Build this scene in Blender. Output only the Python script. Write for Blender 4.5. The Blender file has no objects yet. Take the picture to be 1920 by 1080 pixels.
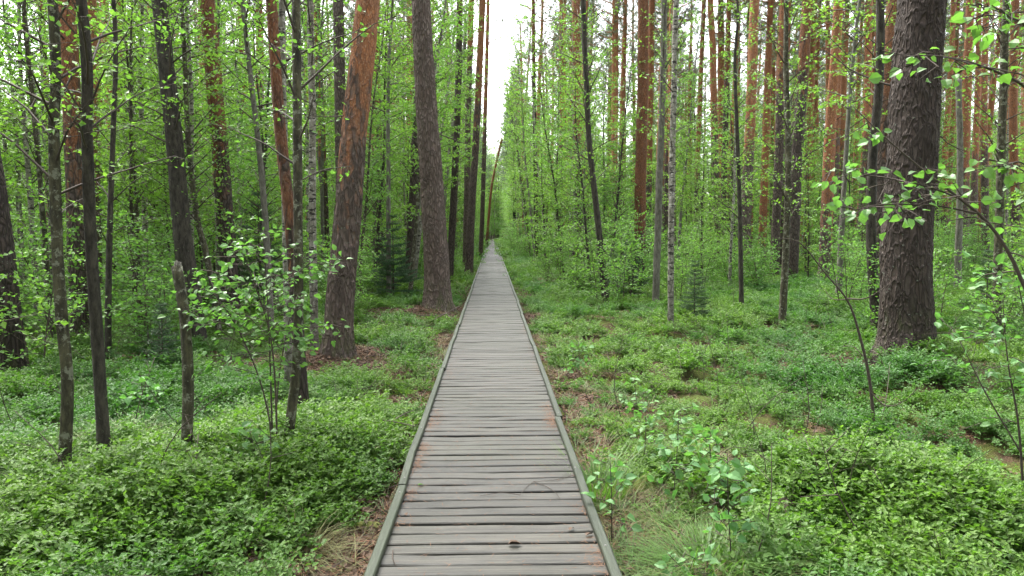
import bpy, math, random
import numpy as np
from mathutils import Vector

# ------------------------------------------------------------------ camera, sky, sun, exposure
scene = bpy.context.scene
COL = scene.collection
F, VX, VY = 1420.0, 923.0, 433.0          # focal length and vanishing point in the 1920 px frame
DECK = 0.25
CAMZ = DECK + 1.60
PITCH = math.atan((540 - VY) / F)
YAW = math.atan((960 - VX) / F)
cam_d = bpy.data.cameras.new('camera')
cam_d.sensor_width = 36.0
cam_d.lens = F / 1920 * 36
cam_d.clip_end = 3000
cam_d.clip_start = 0.05
cam = bpy.data.objects.new('camera', cam_d)
COL.objects.link(cam)
cam.location = (0.0, 0.0, CAMZ)
cam.rotation_euler = (math.pi / 2 - PITCH, 0, -YAW)
scene.camera = cam

SUN_EL, SUN_AZ = math.radians(58), math.radians(-35)      # azimuth from +Y, clockwise
world = bpy.data.worlds.new('World')
scene.world = world
world.use_nodes = True
wn = world.node_tree
wn.nodes.clear()
sky = wn.nodes.new('ShaderNodeTexSky')
sky.sky_type = 'NISHITA'
sky.sun_disc = False
sky.sun_elevation = SUN_EL
sky.sun_rotation = SUN_AZ
sky.air_density = 1.0
sky.dust_density = 3.0
hs = wn.nodes.new('ShaderNodeHueSaturation')
hs.inputs['Saturation'].default_value = 0.22
bg = wn.nodes.new('ShaderNodeBackground')
bg.inputs['Strength'].default_value = 0.15
wo = wn.nodes.new('ShaderNodeOutputWorld')
wn.links.new(sky.outputs[0], hs.inputs['Color'])
wn.links.new(hs.outputs[0], bg.inputs['Color'])
wn.links.new(bg.outputs[0], wo.inputs['Surface'])

sun_d = bpy.data.lights.new('sun', 'SUN')
sun_d.energy = 1.5
sun_d.angle = math.radians(40)
sun_d.color = (1.0, 0.97, 0.92)
sun = bpy.data.objects.new('sun', sun_d)
COL.objects.link(sun)
sdir = Vector((math.sin(SUN_AZ) * math.cos(SUN_EL), math.cos(SUN_AZ) * math.cos(SUN_EL), math.sin(SUN_EL)))
sun.rotation_euler = sdir.to_track_quat('Z', 'Y').to_euler()

vs = scene.view_settings
vs.view_transform = 'Standard'
vs.look = 'None'
vs.exposure = 2.82
vs.gamma = 1.0
vs.use_curve_mapping = False
scene.render.film_transparent = False
cy = scene.cycles
cy.max_bounces = 5
cy.diffuse_bounces = 3
cy.glossy_bounces = 2
cy.transmission_bounces = 3
cy.transparent_max_bounces = 8
cy.caustics_reflective = False
cy.caustics_refractive = False
cy.use_denoising = True
cy.denoising_prefilter = 'ACCURATE'
cy.use_adaptive_sampling = True
cy.adaptive_threshold = 0.01
cy.sample_clamp_indirect = 8.0

rng = np.random.default_rng(7)
random.seed(7)

# ------------------------------------------------------------------ pixel helpers (for measuring places from the photograph)
cp, sp = math.cos(PITCH), math.sin(PITCH)
cw, sw = math.cos(YAW), math.sin(YAW)


def ray(px, py):
    a, b = (px - 960) / F, (540 - py) / F
    y, z = cp + b * sp, -sp + b * cp
    return np.array([a * cw + y * sw, -a * sw + y * cw, z])


def at_depth(px, py, d):
    r = ray(px, py)
    return np.array([0, 0, CAMZ]) + r * (d / r[1])


def at_plane(px, py, z):
    r = ray(px, py)
    return np.array([0, 0, CAMZ]) + r * ((z - CAMZ) / r[2])


def to_px(x, y):
    f, s = y * cw + x * sw, x * cw - y * sw
    return 960 + F * s / (f * cp)


# ------------------------------------------------------------------ terrain
_ph = rng.uniform(0, 6.28, (24, 2))
_fr = np.exp(rng.uniform(math.log(0.12), math.log(1.6), 24))
_an = rng.uniform(0, 6.28, 24)


def wave(x, y, k0=0, k1=24):
    s = 0
    for i in range(k0, k1):
        f, a = _fr[i], _an[i]
        s = s + np.sin(f * (x * math.cos(a) + y * math.sin(a)) + _ph[i, 0]) * (0.30 / (f + 0.35)) ** 0.8
    return s


MOUNDS = []   # x, y, height, radius


def mound_px(px, py, h, r, z=0.1):
    p = at_plane(px, py, z)
    MOUNDS.append((p[0], p[1], h, r))
    return p


_hm = np.random.default_rng(31)
HUM = np.stack([_hm.uniform(-13, 13, 620), 1.5 + 15.5 * _hm.random(620), _hm.uniform(.22, .52, 620), _hm.uniform(.05, .17, 620)], 1)


def hum(x, y):
    if np.size(x) == 1:
        v = (HUM[:, 3] * np.exp(-((x - HUM[:, 0]) ** 2 + (y - HUM[:, 1]) ** 2) / HUM[:, 2] ** 2)).max()
        return np.full(np.shape(x), v)
    out = np.zeros(np.shape(x))
    k = (np.abs(x) < 14.5) & (y > 0) & (y < 18.5)
    xs, ys = x[k], y[k]
    v = np.zeros(xs.shape)
    for a, b, r_, h in HUM:
        m = (np.abs(xs - a) < 2.2 * r_) & (np.abs(ys - b) < 2.2 * r_)
        v[m] = np.maximum(v[m], h * np.exp(-((xs[m] - a) ** 2 + (ys[m] - b) ** 2) / (r_ * r_)))
    out[k] = v
    return out


def gz(x, y):
    x = np.asarray(x, float); y = np.asarray(y, float)
    z = 0.032 * wave(x, y) + 0.022 * np.sin(2.3 * x + 1.1 * np.sin(1.9 * y)) * np.sin(2.0 * y + .8 * np.sin(2.7 * x)) + 0.02 * np.sin(5.1 * x + 2 * np.sin(1.3 * y)) * np.sin(4.3 * y + 1.2)
    z = z + hum(x, y)
    for mx, my, h, r in MOUNDS:
        z = z + h * np.exp(-((x - mx) ** 2 + (y - my) ** 2) / (r * r))
    t = np.clip((np.abs(x) - 0.62) / 0.8, 0, 1)
    t = t * t * (3 - 2 * t)
    return z * t - 0.02 * (1 - t)


def g1(x, y):
    return float(gz(np.array([x]), np.array([y]))[0])


mound_px(1570, 930, 0.20, 0.42, 0.1)
mound_px(1700, 950, 0.13, 0.5, 0.1)
mound_px(1640, 870, 0.06, 0.8, 0.1)
mound_px(660, 855, 0.16, 0.50, 0.1)
mound_px(640, 930, 0.08, 0.45, 0.1)
MOUNDS.append((5.75, 9.6, 0.30, 1.25))         # under the big pine
mound_px(632, 668, 0.12, 0.8)
mound_px(822, 575, 0.14, 1.1)
mound_px(400, 930, 0.10, 0.8)
mound_px(150, 900, 0.10, 0.7)

# ------------------------------------------------------------------ mesh helpers


class Acc:
    def __init__(s):
        s.v = []; s.q = []; s.t = []; s.qm = []; s.tm = []; s.n = 0

    def add(s, v, quads=None, tris=None, m=0):
        v = np.asarray(v, float).reshape(-1, 3)
        if quads is not None and len(quads):
            quads = np.asarray(quads, int).reshape(-1, 4)
            s.q.append(quads + s.n); s.qm.append(np.full(len(quads), m))
        if tris is not None and len(tris):
            tris = np.asarray(tris, int).reshape(-1, 3)
            s.t.append(tris + s.n); s.tm.append(np.full(len(tris), m))
        s.v.append(v); s.n += len(v)

    def mesh(s, name, mats, smooth=True):
        me = bpy.data.meshes.new(name)
        v = np.concatenate(s.v) if s.v else np.zeros((0, 3))
        q = np.concatenate(s.q) if s.q else np.zeros((0, 4), int)
        t = np.concatenate(s.t) if s.t else np.zeros((0, 3), int)
        mi = np.concatenate((s.qm or []) + (s.tm or [])) if (s.q or s.t) else np.zeros(0, int)
        me.vertices.add(len(v)); me.vertices.foreach_set('co', v.ravel().astype(np.float32))
        nl = len(q) * 4 + len(t) * 3
        me.loops.add(nl)
        me.loops.foreach_set('vertex_index', np.concatenate([q.ravel(), t.ravel()]).astype(np.int32))
        me.polygons.add(len(q) + len(t))
        tot = np.concatenate([np.full(len(q), 4), np.full(len(t), 3)])
        st = np.concatenate([[0], np.cumsum(tot)[:-1]]) if len(tot) else tot
        me.polygons.foreach_set('loop_start', st.astype(np.int32))
        me.polygons.foreach_set('material_index', mi.astype(np.int32))
        me.polygons.foreach_set('use_smooth', np.full(len(tot), smooth, bool))
        for m in (mats if isinstance(mats, (list, tuple)) else [mats]):
            me.materials.append(m)
        me.update(calc_edges=True)
        return me


def catmull(P, n):
    P = np.asarray(P, float)
    if len(P) == 2:
        t = np.linspace(0, 1, n)[:, None]
        return P[0] * (1 - t) + P[1] * t
    E = np.vstack([2 * P[0] - P[1], P, 2 * P[-1] - P[-2]])
    u = np.linspace(0, len(P) - 1, n)
    i = np.minimum(u.astype(int), len(P) - 2)
    f = (u - i)[:, None]
    a, b, c, d = E[i], E[i + 1], E[i + 2], E[i + 3]
    return 0.5 * (2 * b + (c - a) * f + (2 * a - 5 * b + 4 * c - d) * f * f + (3 * b - a - 3 * c + d) * f ** 3)


def tube(acc, P, R, sides=6, m=0, cap=True, rough=0.0, rs=None, flare=0.0):
    P = np.asarray(P, float); R = np.broadcast_to(np.asarray(R, float), (len(P),))
    T = np.gradient(P, axis=0)
    T /= np.linalg.norm(T, axis=1)[:, None] + 1e-9
    ref = np.array([1.0, 0, 0]) if abs(T[:, 0]).mean() < 0.8 else np.array([0, 1.0, 0])
    A = np.cross(T, ref); A /= np.linalg.norm(A, axis=1)[:, None] + 1e-9
    B = np.cross(T, A)
    th = np.linspace(0, 2 * math.pi, sides, endpoint=False)
    rr = R[:, None] * np.ones((1, sides))
    if rough:
        g = rs or np.random.default_rng(3)
        ph = g.uniform(0, 6.28, 8)
        s = np.concatenate([[0], np.cumsum(np.linalg.norm(np.diff(P, axis=0), axis=1))])[:, None]
        w = (np.sin(3 * th + ph[0] + 0.7 * s) + np.sin(2 * th + ph[1] - 0.5 * s) + 0.8 * np.sin(5 * th + ph[2] + 1.3 * s)
             + np.sin(3.1 * s + ph[3] + th) + 0.7 * np.sin(7.3 * s + ph[4] - 2 * th))
        rr = rr * (1 + rough * w)
        if flare:
            rr = rr * (1 + flare * np.exp(-np.maximum(s - .15, 0) / .20) * (.45 + .35 * np.sin(4 * th + ph[5]) + .25 * np.sin(7 * th + ph[6])))
    V = P[:, None, :] + rr[..., None] * (np.cos(th)[None, :, None] * A[:, None, :] + np.sin(th)[None, :, None] * B[:, None, :])
    n = len(P)
    i = np.arange(n - 1)[:, None] * sides; j = np.arange(sides)[None, :]; k = (j + 1) % sides
    Q = np.stack([i + j, i + sides + j, i + sides + k, i + k], -1).reshape(-1, 4)
    V = V.reshape(-1, 3)
    tr = None
    if cap:
        V = np.vstack([V, P[-1] + T[-1] * R[-1] * 0.6])
        e = (n - 1) * sides
        tr = [(e + a, len(V) - 1, e + (a + 1) % sides) for a in range(sides)]
    acc.add(V, Q, tr, m)


def nrm(a):
    return a / (np.linalg.norm(a, axis=-1, keepdims=True) + 1e-9)


def leaves(acc, pos, d, up, ln, wd, shape='kite', m=0, fold=0.12, petiole=0.0):
    """vectorised leaf blades: base pos, direction d, blade normal up"""
    pos = np.asarray(pos, float)
    N = len(pos)
    if not N:
        return
    d = nrm(np.asarray(d, float))
    s = nrm(np.cross(d, up)); u = np.cross(s, d)
    ln = np.broadcast_to(ln, (N,))[:, None]; wd = np.broadcast_to(wd, (N,))[:, None]
    pos = pos + d * ln * petiole
    if shape == 'kite':
        V = np.stack([pos, pos + d * ln * .42 + s * wd * .5 + u * ln * fold, pos + d * ln, pos + d * ln * .42 - s * wd * .5 + u * ln * fold], 1)
        b = np.arange(N)[:, None] * 4
        T = np.concatenate([b + [0, 2, 1], b + [0, 3, 2]])
        acc.add(V.reshape(-1, 3), None, T, m)
    elif shape == 'needle':
        V = np.stack([pos - s * wd * .5, pos + s * wd * .5, pos + d * ln], 1)
        b = np.arange(N)[:, None] * 3
        acc.add(V.reshape(-1, 3), None, b + [0, 1, 2], m)
    elif shape == 'blade':
        k = []
        for i, (t, w) in enumerate(((0, .7), (.35, 1), (.7, .7))):
            c = pos + d * ln * t + u * ln * (-0.55 * t * t)
            k += [c - s * wd * .5 * w, c + s * wd * .5 * w]
        k.append(pos + d * ln * .95 - u * ln * .62)
        V = np.stack(k, 1)
        b = np.arange(N)[:, None] * 7
        Q = np.concatenate([b + [0, 1, 3, 2], b + [2, 3, 5, 4]])
        acc.add(V.reshape(-1, 3), Q, b + [4, 5, 6], m)
    else:
        f = u * ln * fold
        dr = -u * ln * 0.10
        b0, m1, m2, tp = pos, pos + d * ln * .33 + f * 0, pos + d * ln * .68 + dr * .5, pos + d * ln + dr * 1.8
        l1 = pos + d * ln * .26 + s * wd * .46 + f; l2 = pos + d * ln * .63 + s * wd * .40 + f * .8 + dr * .4
        r1 = pos + d * ln * .26 - s * wd * .46 + f; r2 = pos + d * ln * .63 - s * wd * .40 + f * .8 + dr * .4
        V = np.stack([b0, m1, m2, tp, l1, l2, r1, r2], 1)
        b = np.arange(N)[:, None] * 8
        T = np.concatenate([b + [0, 1, 4], b + [2, 3, 5], b + [0, 6, 1], b + [2, 7, 3]])
        Q = np.concatenate([b + [1, 2, 5, 4], b + [1, 6, 7, 2]])
        acc.add(V.reshape(-1, 3), Q, T, m)


def obj(name, me, parent=None, loc=(0, 0, 0), rot=(0, 0, 0), sc=1.0):
    o = bpy.data.objects.new(name, me)
    COL.objects.link(o)
    o.location = loc; o.rotation_euler = rot
    o.scale = (sc, sc, sc) if np.isscalar(sc) else sc
    if parent is not None:
        o.parent = parent
    return o


def tag(o, label=None, cat=None, group=None, kind=None):
    if label: o['label'] = label
    if cat: o['category'] = cat
    if group: o['group'] = group
    if kind: o['kind'] = kind
    return o


def thing(name, label, cat, loc=(0, 0, 0), rz=0.0, group=None, sc=1.0):
    o = obj(name, None, None, loc, (0, 0, rz), sc)
    o.empty_display_size = 0.2
    return tag(o, label, cat, group)


# ------------------------------------------------------------------ materials
class NT:
    def __init__(s, name):
        s.m = bpy.data.materials.new(name)
        s.m.use_nodes = True
        s.t = s.m.node_tree
        s.t.nodes.clear()
        s.out = s.t.nodes.new('ShaderNodeOutputMaterial')

    def n(s, typ, ins=None, **kw):
        nd = s.t.nodes.new('ShaderNode' + typ)
        for k, v in kw.items():
            setattr(nd, k, v)
        for k, v in (ins or {}).items():
            sk = nd.inputs[k]
            if isinstance(v, bpy.types.NodeSocket):
                s.t.links.new(v, sk)
            else:
                if sk.type == 'RGBA' and len(v) == 3:
                    v = (*v, 1)
                sk.default_value = v
        return nd

    def link(s, a, b):
        s.t.links.new(a, b)

    def mix(s, f, a, b, mode='MIX'):
        nd = s.t.nodes.new('ShaderNodeMix')
        nd.data_type = 'RGBA'; nd.blend_type = mode
        for sk, v in ((nd.inputs[0], f), (nd.inputs[6], a), (nd.inputs[7], b)):
            if isinstance(v, bpy.types.NodeSocket):
                s.t.links.new(v, sk)
            else:
                sk.default_value = v if not hasattr(v, '__len__') else (*v, 1)[:4]
        return nd.outputs[2]

    def math(s, op, a, b=0.0, c=0.0, clamp=False):
        nd = s.t.nodes.new('ShaderNodeMath')
        nd.operation = op; nd.use_clamp = clamp
        for i, v in enumerate((a, b, c)):
            if isinstance(v, bpy.types.NodeSocket):
                s.t.links.new(v, nd.inputs[i])
            else:
                nd.inputs[i].default_value = v
        return nd.outputs[0]

    def step(s, v, lo, hi):
        nd = s.t.nodes.new('ShaderNodeMapRange')
        nd.interpolation_type = 'SMOOTHSTEP'
        s.link(v, nd.inputs[0])
        for i, x in ((1, lo), (2, hi)):
            if isinstance(x, bpy.types.NodeSocket):
                s.link(x, nd.inputs[i])
            else:
                nd.inputs[i].default_value = x
        return nd.outputs[0]

    def noise(s, vec, scale, detail=3.0, rough=0.5, dist=0.0):
        return s.n('TexNoise', {'Vector': vec, 'Scale': scale, 'Detail': detail, 'Roughness': rough, 'Distortion': dist}).outputs['Fac']

    def coords(s, scale=(1, 1, 1), kind='Object'):
        tc = s.n('TexCoord')
        return s.n('Mapping', {'Vector': tc.outputs[kind], 'Scale': scale}).outputs[0]

    def attr(s, name, kind='OBJECT'):
        return s.n('Attribute', attribute_name=name, attribute_type=kind).outputs['Fac']


def leaf_mat(name, a, b, c, trans=0.42, rough=0.45, spec=0.4, ybias=(1.15, 1.38, 0.60)):
    """three greens picked per leaf, per plant and over the ground"""
    N = NT(name)
    geo = N.n('NewGeometry')
    oi = N.n('ObjectInfo')
    isl = geo.outputs['Random Per Island']
    big = N.noise(geo.outputs['Position'], 0.35, 2.0)
    f1 = N.math('ADD', N.math('MULTIPLY', isl, 0.55), N.math('MULTIPLY', oi.outputs['Random'], 0.45))
    col = N.mix(f1, a, b)
    col = N.mix(N.step(big, 0.42, 0.66), col, c)
    val = N.math('ADD', 0.78, N.math('MULTIPLY', N.math('FRACT', N.math('MULTIPLY', isl, 17.3)), 0.45))
    hsv = N.n('HueSaturation', {'Value': val, 'Color': col})
    col = hsv.outputs[0]
    p = N.n('BsdfPrincipled', {'Base Color': col, 'Roughness': rough, 'Specular IOR Level': spec})
    tcol = N.mix(1.0, col, ybias, 'MULTIPLY')
    tr = N.n('BsdfTranslucent', {'Color': tcol})
    mx = N.n('MixShader', {0: trans, 1: p.outputs[0], 2: tr.outputs[0]})
    N.link(mx.outputs[0], N.out.inputs['Surface'])
    return N.m


def pine_bark(name, disp=False):
    N = NT(name)
    oi = N.n('ObjectInfo')
    vec = N.coords((1, 1, 0.30))
    warp = N.n('TexNoise', {'Vector': vec, 'Scale': 6.0, 'Detail': 2.0})
    vw = N.n('VectorMath', {0: vec, 1: N.n('VectorMath', {0: warp.outputs['Color'], 3: 0.16}, operation='SCALE').outputs[0]}, operation='ADD').outputs[0]
    vor = N.n('TexVoronoi', {'Vector': vw, 'Scale': 19.0}, feature='DISTANCE_TO_EDGE')
    cell = N.n('TexVoronoi', {'Vector': vw, 'Scale': 19.0}, feature='F1')
    v2 = N.n('TexVoronoi', {'Vector': vw, 'Scale': 34.0}, feature='DISTANCE_TO_EDGE')
    raw = N.coords((1, 1, 1))
    z = N.n('SeparateXYZ', {0: raw}).outputs[2]
    big = N.noise(raw, 1.7, 4.0, 0.6)
    fine = N.noise(N.coords((1, 1, 0.5)), 60.0, 4.0, 0.65)
    mid = N.noise(N.coords((1, 1, 0.35)), 9.0, 4.0, 0.6)
    plate = N.step(vor.outputs['Distance'], 0.0, 0.24)
    flake = N.step(v2.outputs['Distance'], 0.0, 0.25)
    line = N.attr('bark_line')
    zz = N.math('ADD', z, N.math('MULTIPLY', N.math('SUBTRACT', big, 0.5), 5.0))
    zz = N.math('ADD', zz, N.math('MULTIPLY', N.math('SUBTRACT', mid, 0.5), 4.0))
    zz = N.math('ADD', zz, N.math('MULTIPLY', N.math('SUBTRACT', N.n('SeparateColor', {0: cell.outputs['Color']}).outputs[2], 0.5), 1.4))
    red = N.step(N.math('SUBTRACT', zz, line), -0.7, 1.1)
    low = N.mix(mid, (0.072, 0.055, 0.045), (0.205, 0.165, 0.140))
    low = N.mix(N.math('MULTIPLY', N.n('SeparateColor', {0: cell.outputs['Color']}).outputs[0], 0.55), low, (0.125, 0.085, 0.068))
    low = N.mix(N.math('MULTIPLY', N.math('SUBTRACT', 1.0, plate), 0.8), low, (0.045, 0.034, 0.028))
    hi = N.mix(mid, (0.200, 0.072, 0.030), (0.50, 0.215, 0.092))
    hi = N.mix(N.math('MULTIPLY', N.math('SUBTRACT', 1.0, flake), 0.55), hi, (0.10, 0.038, 0.018))
    hi = N.mix(N.math('MULTIPLY', N.step(N.n('SeparateColor', {0: cell.outputs['Color']}).outputs[1], 0.55, 0.75), 0.4), hi, (0.22, 0.115, 0.070))
    hi = N.mix(N.math('MULTIPLY', N.math('SUBTRACT', 1.0, plate), 0.45), hi, (0.07, 0.030, 0.016))
    hi = N.mix(N.step(fine, 0.52, 0.68), hi, (0.36, 0.22, 0.14))
    col = N.mix(red, low, hi)
    tone = N.attr('bark_tone')
    col = N.mix(1.0, col, N.n('CombineColor', {0: tone, 1: tone, 2: tone}).outputs[0], 'MULTIPLY')
    lich = N.noise(raw, 26.0, 3.0, 0.7)
    lmask = N.math('MULTIPLY', N.step(lich, 0.62, 0.70), N.step(N.noise(raw, 3.1, 2.0), 0.46, 0.62))
    lmask = N.math('MULTIPLY', lmask, N.math('SUBTRACT', 1.0, red))
    col = N.mix(N.math('MULTIPLY', lmask, 0.75), col, (0.24, 0.28, 0.22))
    moss = N.math('MULTIPLY', N.math('SUBTRACT', 1.0, N.step(z, 0.1, 0.9)), N.step(mid, 0.45, 0.65))
    col = N.mix(N.math('MULTIPLY', moss, 0.55), col, (0.060, 0.075, 0.022))
    p = N.n('BsdfPrincipled', {'Base Color': col, 'Roughness': 0.85, 'Specular IOR Level': 0.25})
    N.link(p.outputs[0], N.out.inputs['Surface'])
    h = N.math('ADD', N.math('MULTIPLY', plate, N.math('SUBTRACT', 1.0, N.math('MULTIPLY', red, 0.75))), N.math('MULTIPLY', flake, 0.18))
    h = N.math('ADD', h, N.math('MULTIPLY', fine, 0.35))
    h = N.math('ADD', h, N.math('MULTIPLY', mid, 0.5))
    if disp:
        d = N.n('Displacement', {'Height': h, 'Midlevel': 0.8, 'Scale': 0.017})
        N.link(d.outputs[0], N.out.inputs['Displacement'])
        N.m.displacement_method = 'BOTH'
    else:
        b = N.n('Bump', {'Height': h, 'Strength': 0.9, 'Distance': 0.02})
        N.link(b.outputs[0], p.inputs['Normal'])
    return N.m


def stem_bark(name, a, b, spot, spots=0.62, rings=False):
    """thin deciduous bark: mottled, with lichen or birch paper"""
    N = NT(name)
    raw = N.coords()
    mid = N.step(N.noise(N.coords((1, 1, 0.3)), 22.0, 5.0, 0.7), .3, .7)
    fine = N.noise(N.coords((1, 1, 0.6)), 70.0, 4.0, 0.6)
    col = N.mix(mid, a, b)
    lich = N.step(N.noise(raw, 16.0, 4.0, 0.7), spots, spots + 0.08)
    col = N.mix(lich, col, spot)
    if rings:
        len_ = N.noise(N.coords((1, 1, 3.2)), 8.0, 4.0, 0.65)
        col = N.mix(N.step(len_, 0.53, 0.60), col, (0.030, 0.026, 0.022))
        z = N.n('SeparateXYZ', {0: raw}).outputs[2]
        low = N.math('SUBTRACT', 1.0, N.step(N.math('ADD', z, N.math('MULTIPLY', mid, 1.2)), 0.5, 2.2))
        col = N.mix(N.math('MULTIPLY', low, 0.7), col, (0.075, 0.070, 0.050))
    p = N.n('BsdfPrincipled', {'Base Color': col, 'Roughness': 0.8, 'Specular IOR Level': 0.3})
    bm = N.n('Bump', {'Height': N.math('ADD', mid, N.math('MULTIPLY', fine, 0.6)), 'Strength': 0.9, 'Distance': 0.012})
    N.link(bm.outputs[0], p.inputs['Normal'])
    N.link(p.outputs[0], N.out.inputs['Surface'])
    return N.m


def deck_mat(name, a, b, green, gfac, grain=(0.9, 26, 26)):
    N = NT(name)
    oi = N.n('ObjectInfo')
    geo = N.n('NewGeometry')
    off = N.n('CombineXYZ', {0: N.math('MULTIPLY', oi.outputs['Random'], 31.0), 1: 0.0, 2: N.math('MULTIPLY', oi.outputs['Random'], 17.0)}).outputs[0]
    tc = N.n('TexCoord').outputs['Object']
    v = N.n('VectorMath', {0: tc, 1: off}, operation='ADD').outputs[0]
    gv = N.n('Mapping', {'Vector': v, 'Scale': grain}).outputs[0]
    g = N.noise(gv, 2.2, 6.0, 0.65, 0.3)
    g2 = N.noise(gv, 7.0, 4.0, 0.6)
    stain = N.noise(v, 2.6, 4.0, 0.6)
    wpos = N.noise(geo.outputs['Position'], 0.9, 3.0)
    col = N.mix(N.step(g, 0.34, 0.66), a, b)
    pale = N.noise(N.n('Mapping', {'Vector': v, 'Scale': (grain[0] * 2.5, grain[1] * 1.6, grain[2])}).outputs[0], 3.0, 4.0, 0.7)
    col = N.mix(N.math('MULTIPLY', N.step(pale, 0.60, 0.74), 0.5), col, tuple(x * 1.5 for x in b))
    col = N.mix(N.math('MULTIPLY', N.step(g2, 0.56, 0.72), 0.5), col, tuple(x * 0.38 for x in a))
    col = N.mix(N.math('MULTIPLY', N.step(stain, 0.48, 0.72), 0.65), col, tuple(x * 0.55 for x in a))
    col = N.mix(N.math('MULTIPLY', N.step(wpos, 0.38, 0.66), gfac), col, green)
    val = N.math('ADD', 0.74, N.math('MULTIPLY', oi.outputs['Random'], 0.5))
    col = N.n('HueSaturation', {'Value': val, 'Color': col}).outputs[0]
    knot = N.n('TexVoronoi', {'Vector': N.n('Mapping', {'Vector': v, 'Scale': (1.0, 2.2, 1.0)}).outputs[0], 'Scale': 3.2}, feature='F1').outputs['Distance']
    col = N.mix(N.math('MULTIPLY', N.math('SUBTRACT', 1.0, N.step(knot, 0.02, 0.07)), 0.7), col, (0.035, 0.028, 0.02))
    rough = N.math('ADD', 0.40, N.math('MULTIPLY', g, 0.25))
    p = N.n('BsdfPrincipled', {'Base Color': col, 'Roughness': rough, 'Specular IOR Level': 0.40})
    bm = N.n('Bump', {'Height': N.math('ADD', g, N.math('MULTIPLY', g2, 0.5)), 'Strength': 0.9, 'Distance': 0.005})
    N.link(bm.outputs[0], p.inputs['Normal'])
    N.link(p.outputs[0], N.out.inputs['Surface'])
    return N.m


def plain(name, a, b, scale=8.0, rough=0.8, bump=0.3):
    N = NT(name)
    n = N.noise(N.coords(), scale, 4.0, 0.6)
    geo = N.n('NewGeometry')
    f = N.math('ADD', N.math('MULTIPLY', n, 0.6), N.math('MULTIPLY', geo.outputs['Random Per Island'], 0.4))
    p = N.n('BsdfPrincipled', {'Base Color': N.mix(f, a, b), 'Roughness': rough, 'Specular IOR Level': 0.3})
    bm = N.n('Bump', {'Height': n, 'Strength': bump, 'Distance': 0.01})
    N.link(bm.outputs[0], p.inputs['Normal'])
    N.link(p.outputs[0], N.out.inputs['Surface'])
    return N.m


def ground_mat():
    N = NT('forest_floor')
    pos = N.n('NewGeometry').outputs['Position']
    n1 = N.noise(pos, 0.8, 4.0, 0.6)
    n2 = N.noise(pos, 3.5, 5.0, 0.65)
    n3 = N.noise(pos, 38.0, 4.0, 0.7)
    n4 = N.noise(pos, 120.0, 2.0, 0.7)
    lit = N.mix(n3, (0.028, 0.018, 0.011), (0.105, 0.065, 0.038))
    lit = N.mix(N.step(n4, 0.58, 0.7), lit, (0.14, 0.09, 0.052))
    moss = N.mix(n3, (0.035, 0.050, 0.010), (0.115, 0.140, 0.026))
    f = N.math('ADD', N.math('MULTIPLY', n1, 0.6), N.math('MULTIPLY', n2, 0.4))
    col = N.mix(N.step(f, 0.44, 0.56), lit, moss)
    p = N.n('BsdfPrincipled', {'Base Color': col, 'Roughness': 0.95, 'Specular IOR Level': 0.15})
    bm = N.n('Bump', {'Height': N.math('ADD', N.math('MULTIPLY', n3, 0.8), N.math('ADD', n2, N.math('MULTIPLY', n4, 0.4))), 'Strength': 1.0, 'Distance': 0.05})
    N.link(bm.outputs[0], p.inputs['Normal'])
    N.link(p.outputs[0], N.out.inputs['Surface'])
    return N.m


M = {}
M['birch_leaf'] = leaf_mat('birch_leaf', (0.112, 0.218, 0.040), (0.182, 0.290, 0.058), (0.124, 0.236, 0.062), trans=0.5)
M['shrub_leaf'] = leaf_mat('shrub_leaf', (0.112, 0.235, 0.050), (0.178, 0.305, 0.075), (0.130, 0.255, 0.070), trans=0.48)
M['alder_leaf'] = leaf_mat('alder_leaf', (0.095, 0.215, 0.048), (0.150, 0.270, 0.055), (0.120, 0.235, 0.075), trans=0.45, rough=0.40)
M['seedling_leaf'] = leaf_mat('seedling_leaf', (0.085, 0.205, 0.075), (0.150, 0.285, 0.080), (0.110, 0.240, 0.075), trans=0.40, rough=0.5)
M['bilberry_leaf'] = leaf_mat('bilberry_leaf', (0.068, 0.150, 0.026), (0.142, 0.235, 0.042), (0.060, 0.148, 0.036), trans=0.40, rough=0.50, spec=0.28)
M['pine_needle'] = leaf_mat('pine_needle', (0.060, 0.095, 0.048), (0.110, 0.150, 0.070), (0.080, 0.120, 0.070), trans=0.25, rough=0.5, ybias=(1.1, 1.2, .8))
M['spruce_needle'] = leaf_mat('spruce_needle', (0.030, 0.072, 0.026), (0.070, 0.130, 0.040), (0.040, 0.090, 0.036), trans=0.2, rough=0.5, ybias=(1.1, 1.2, .8))
M['grass'] = leaf_mat('grass_blade', (0.070, 0.155, 0.026), (0.120, 0.195, 0.040), (0.085, 0.165, 0.032), trans=0.4, rough=0.5)
M['dry_grass'] = leaf_mat('dry_grass_blade', (0.14, 0.14, 0.050), (0.22, 0.175, 0.085), (0.11, 0.16, 0.04), trans=0.3, rough=0.6, ybias=(1.1, 1.0, .7))
M['pine'] = pine_bark('pine_bark')
M['pine_deep'] = pine_bark('pine_bark_deep', True)
M['stem'] = stem_bark('dark_stem_bark', (0.014, 0.012, 0.009), (0.070, 0.060, 0.045), (0.13, 0.145, 0.09), 0.63)
M['mossy'] = stem_bark('mossy_stem_bark', (0.018, 0.016, 0.010), (0.090, 0.082, 0.045), (0.17, 0.175, 0.125), 0.53)
M['birch'] = stem_bark('birch_bark', (0.10, 0.092, 0.066), (0.30, 0.285, 0.235), (0.42, 0.405, 0.355), 0.54, True)
M['greybark'] = stem_bark('grey_dead_bark', (0.07, 0.065, 0.05), (0.17, 0.16, 0.13), (0.20, 0.22, 0.17), 0.6)
M['twig'] = plain('dark_twig', (0.030, 0.023, 0.018), (0.085, 0.066, 0.050), 20.0)
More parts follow.
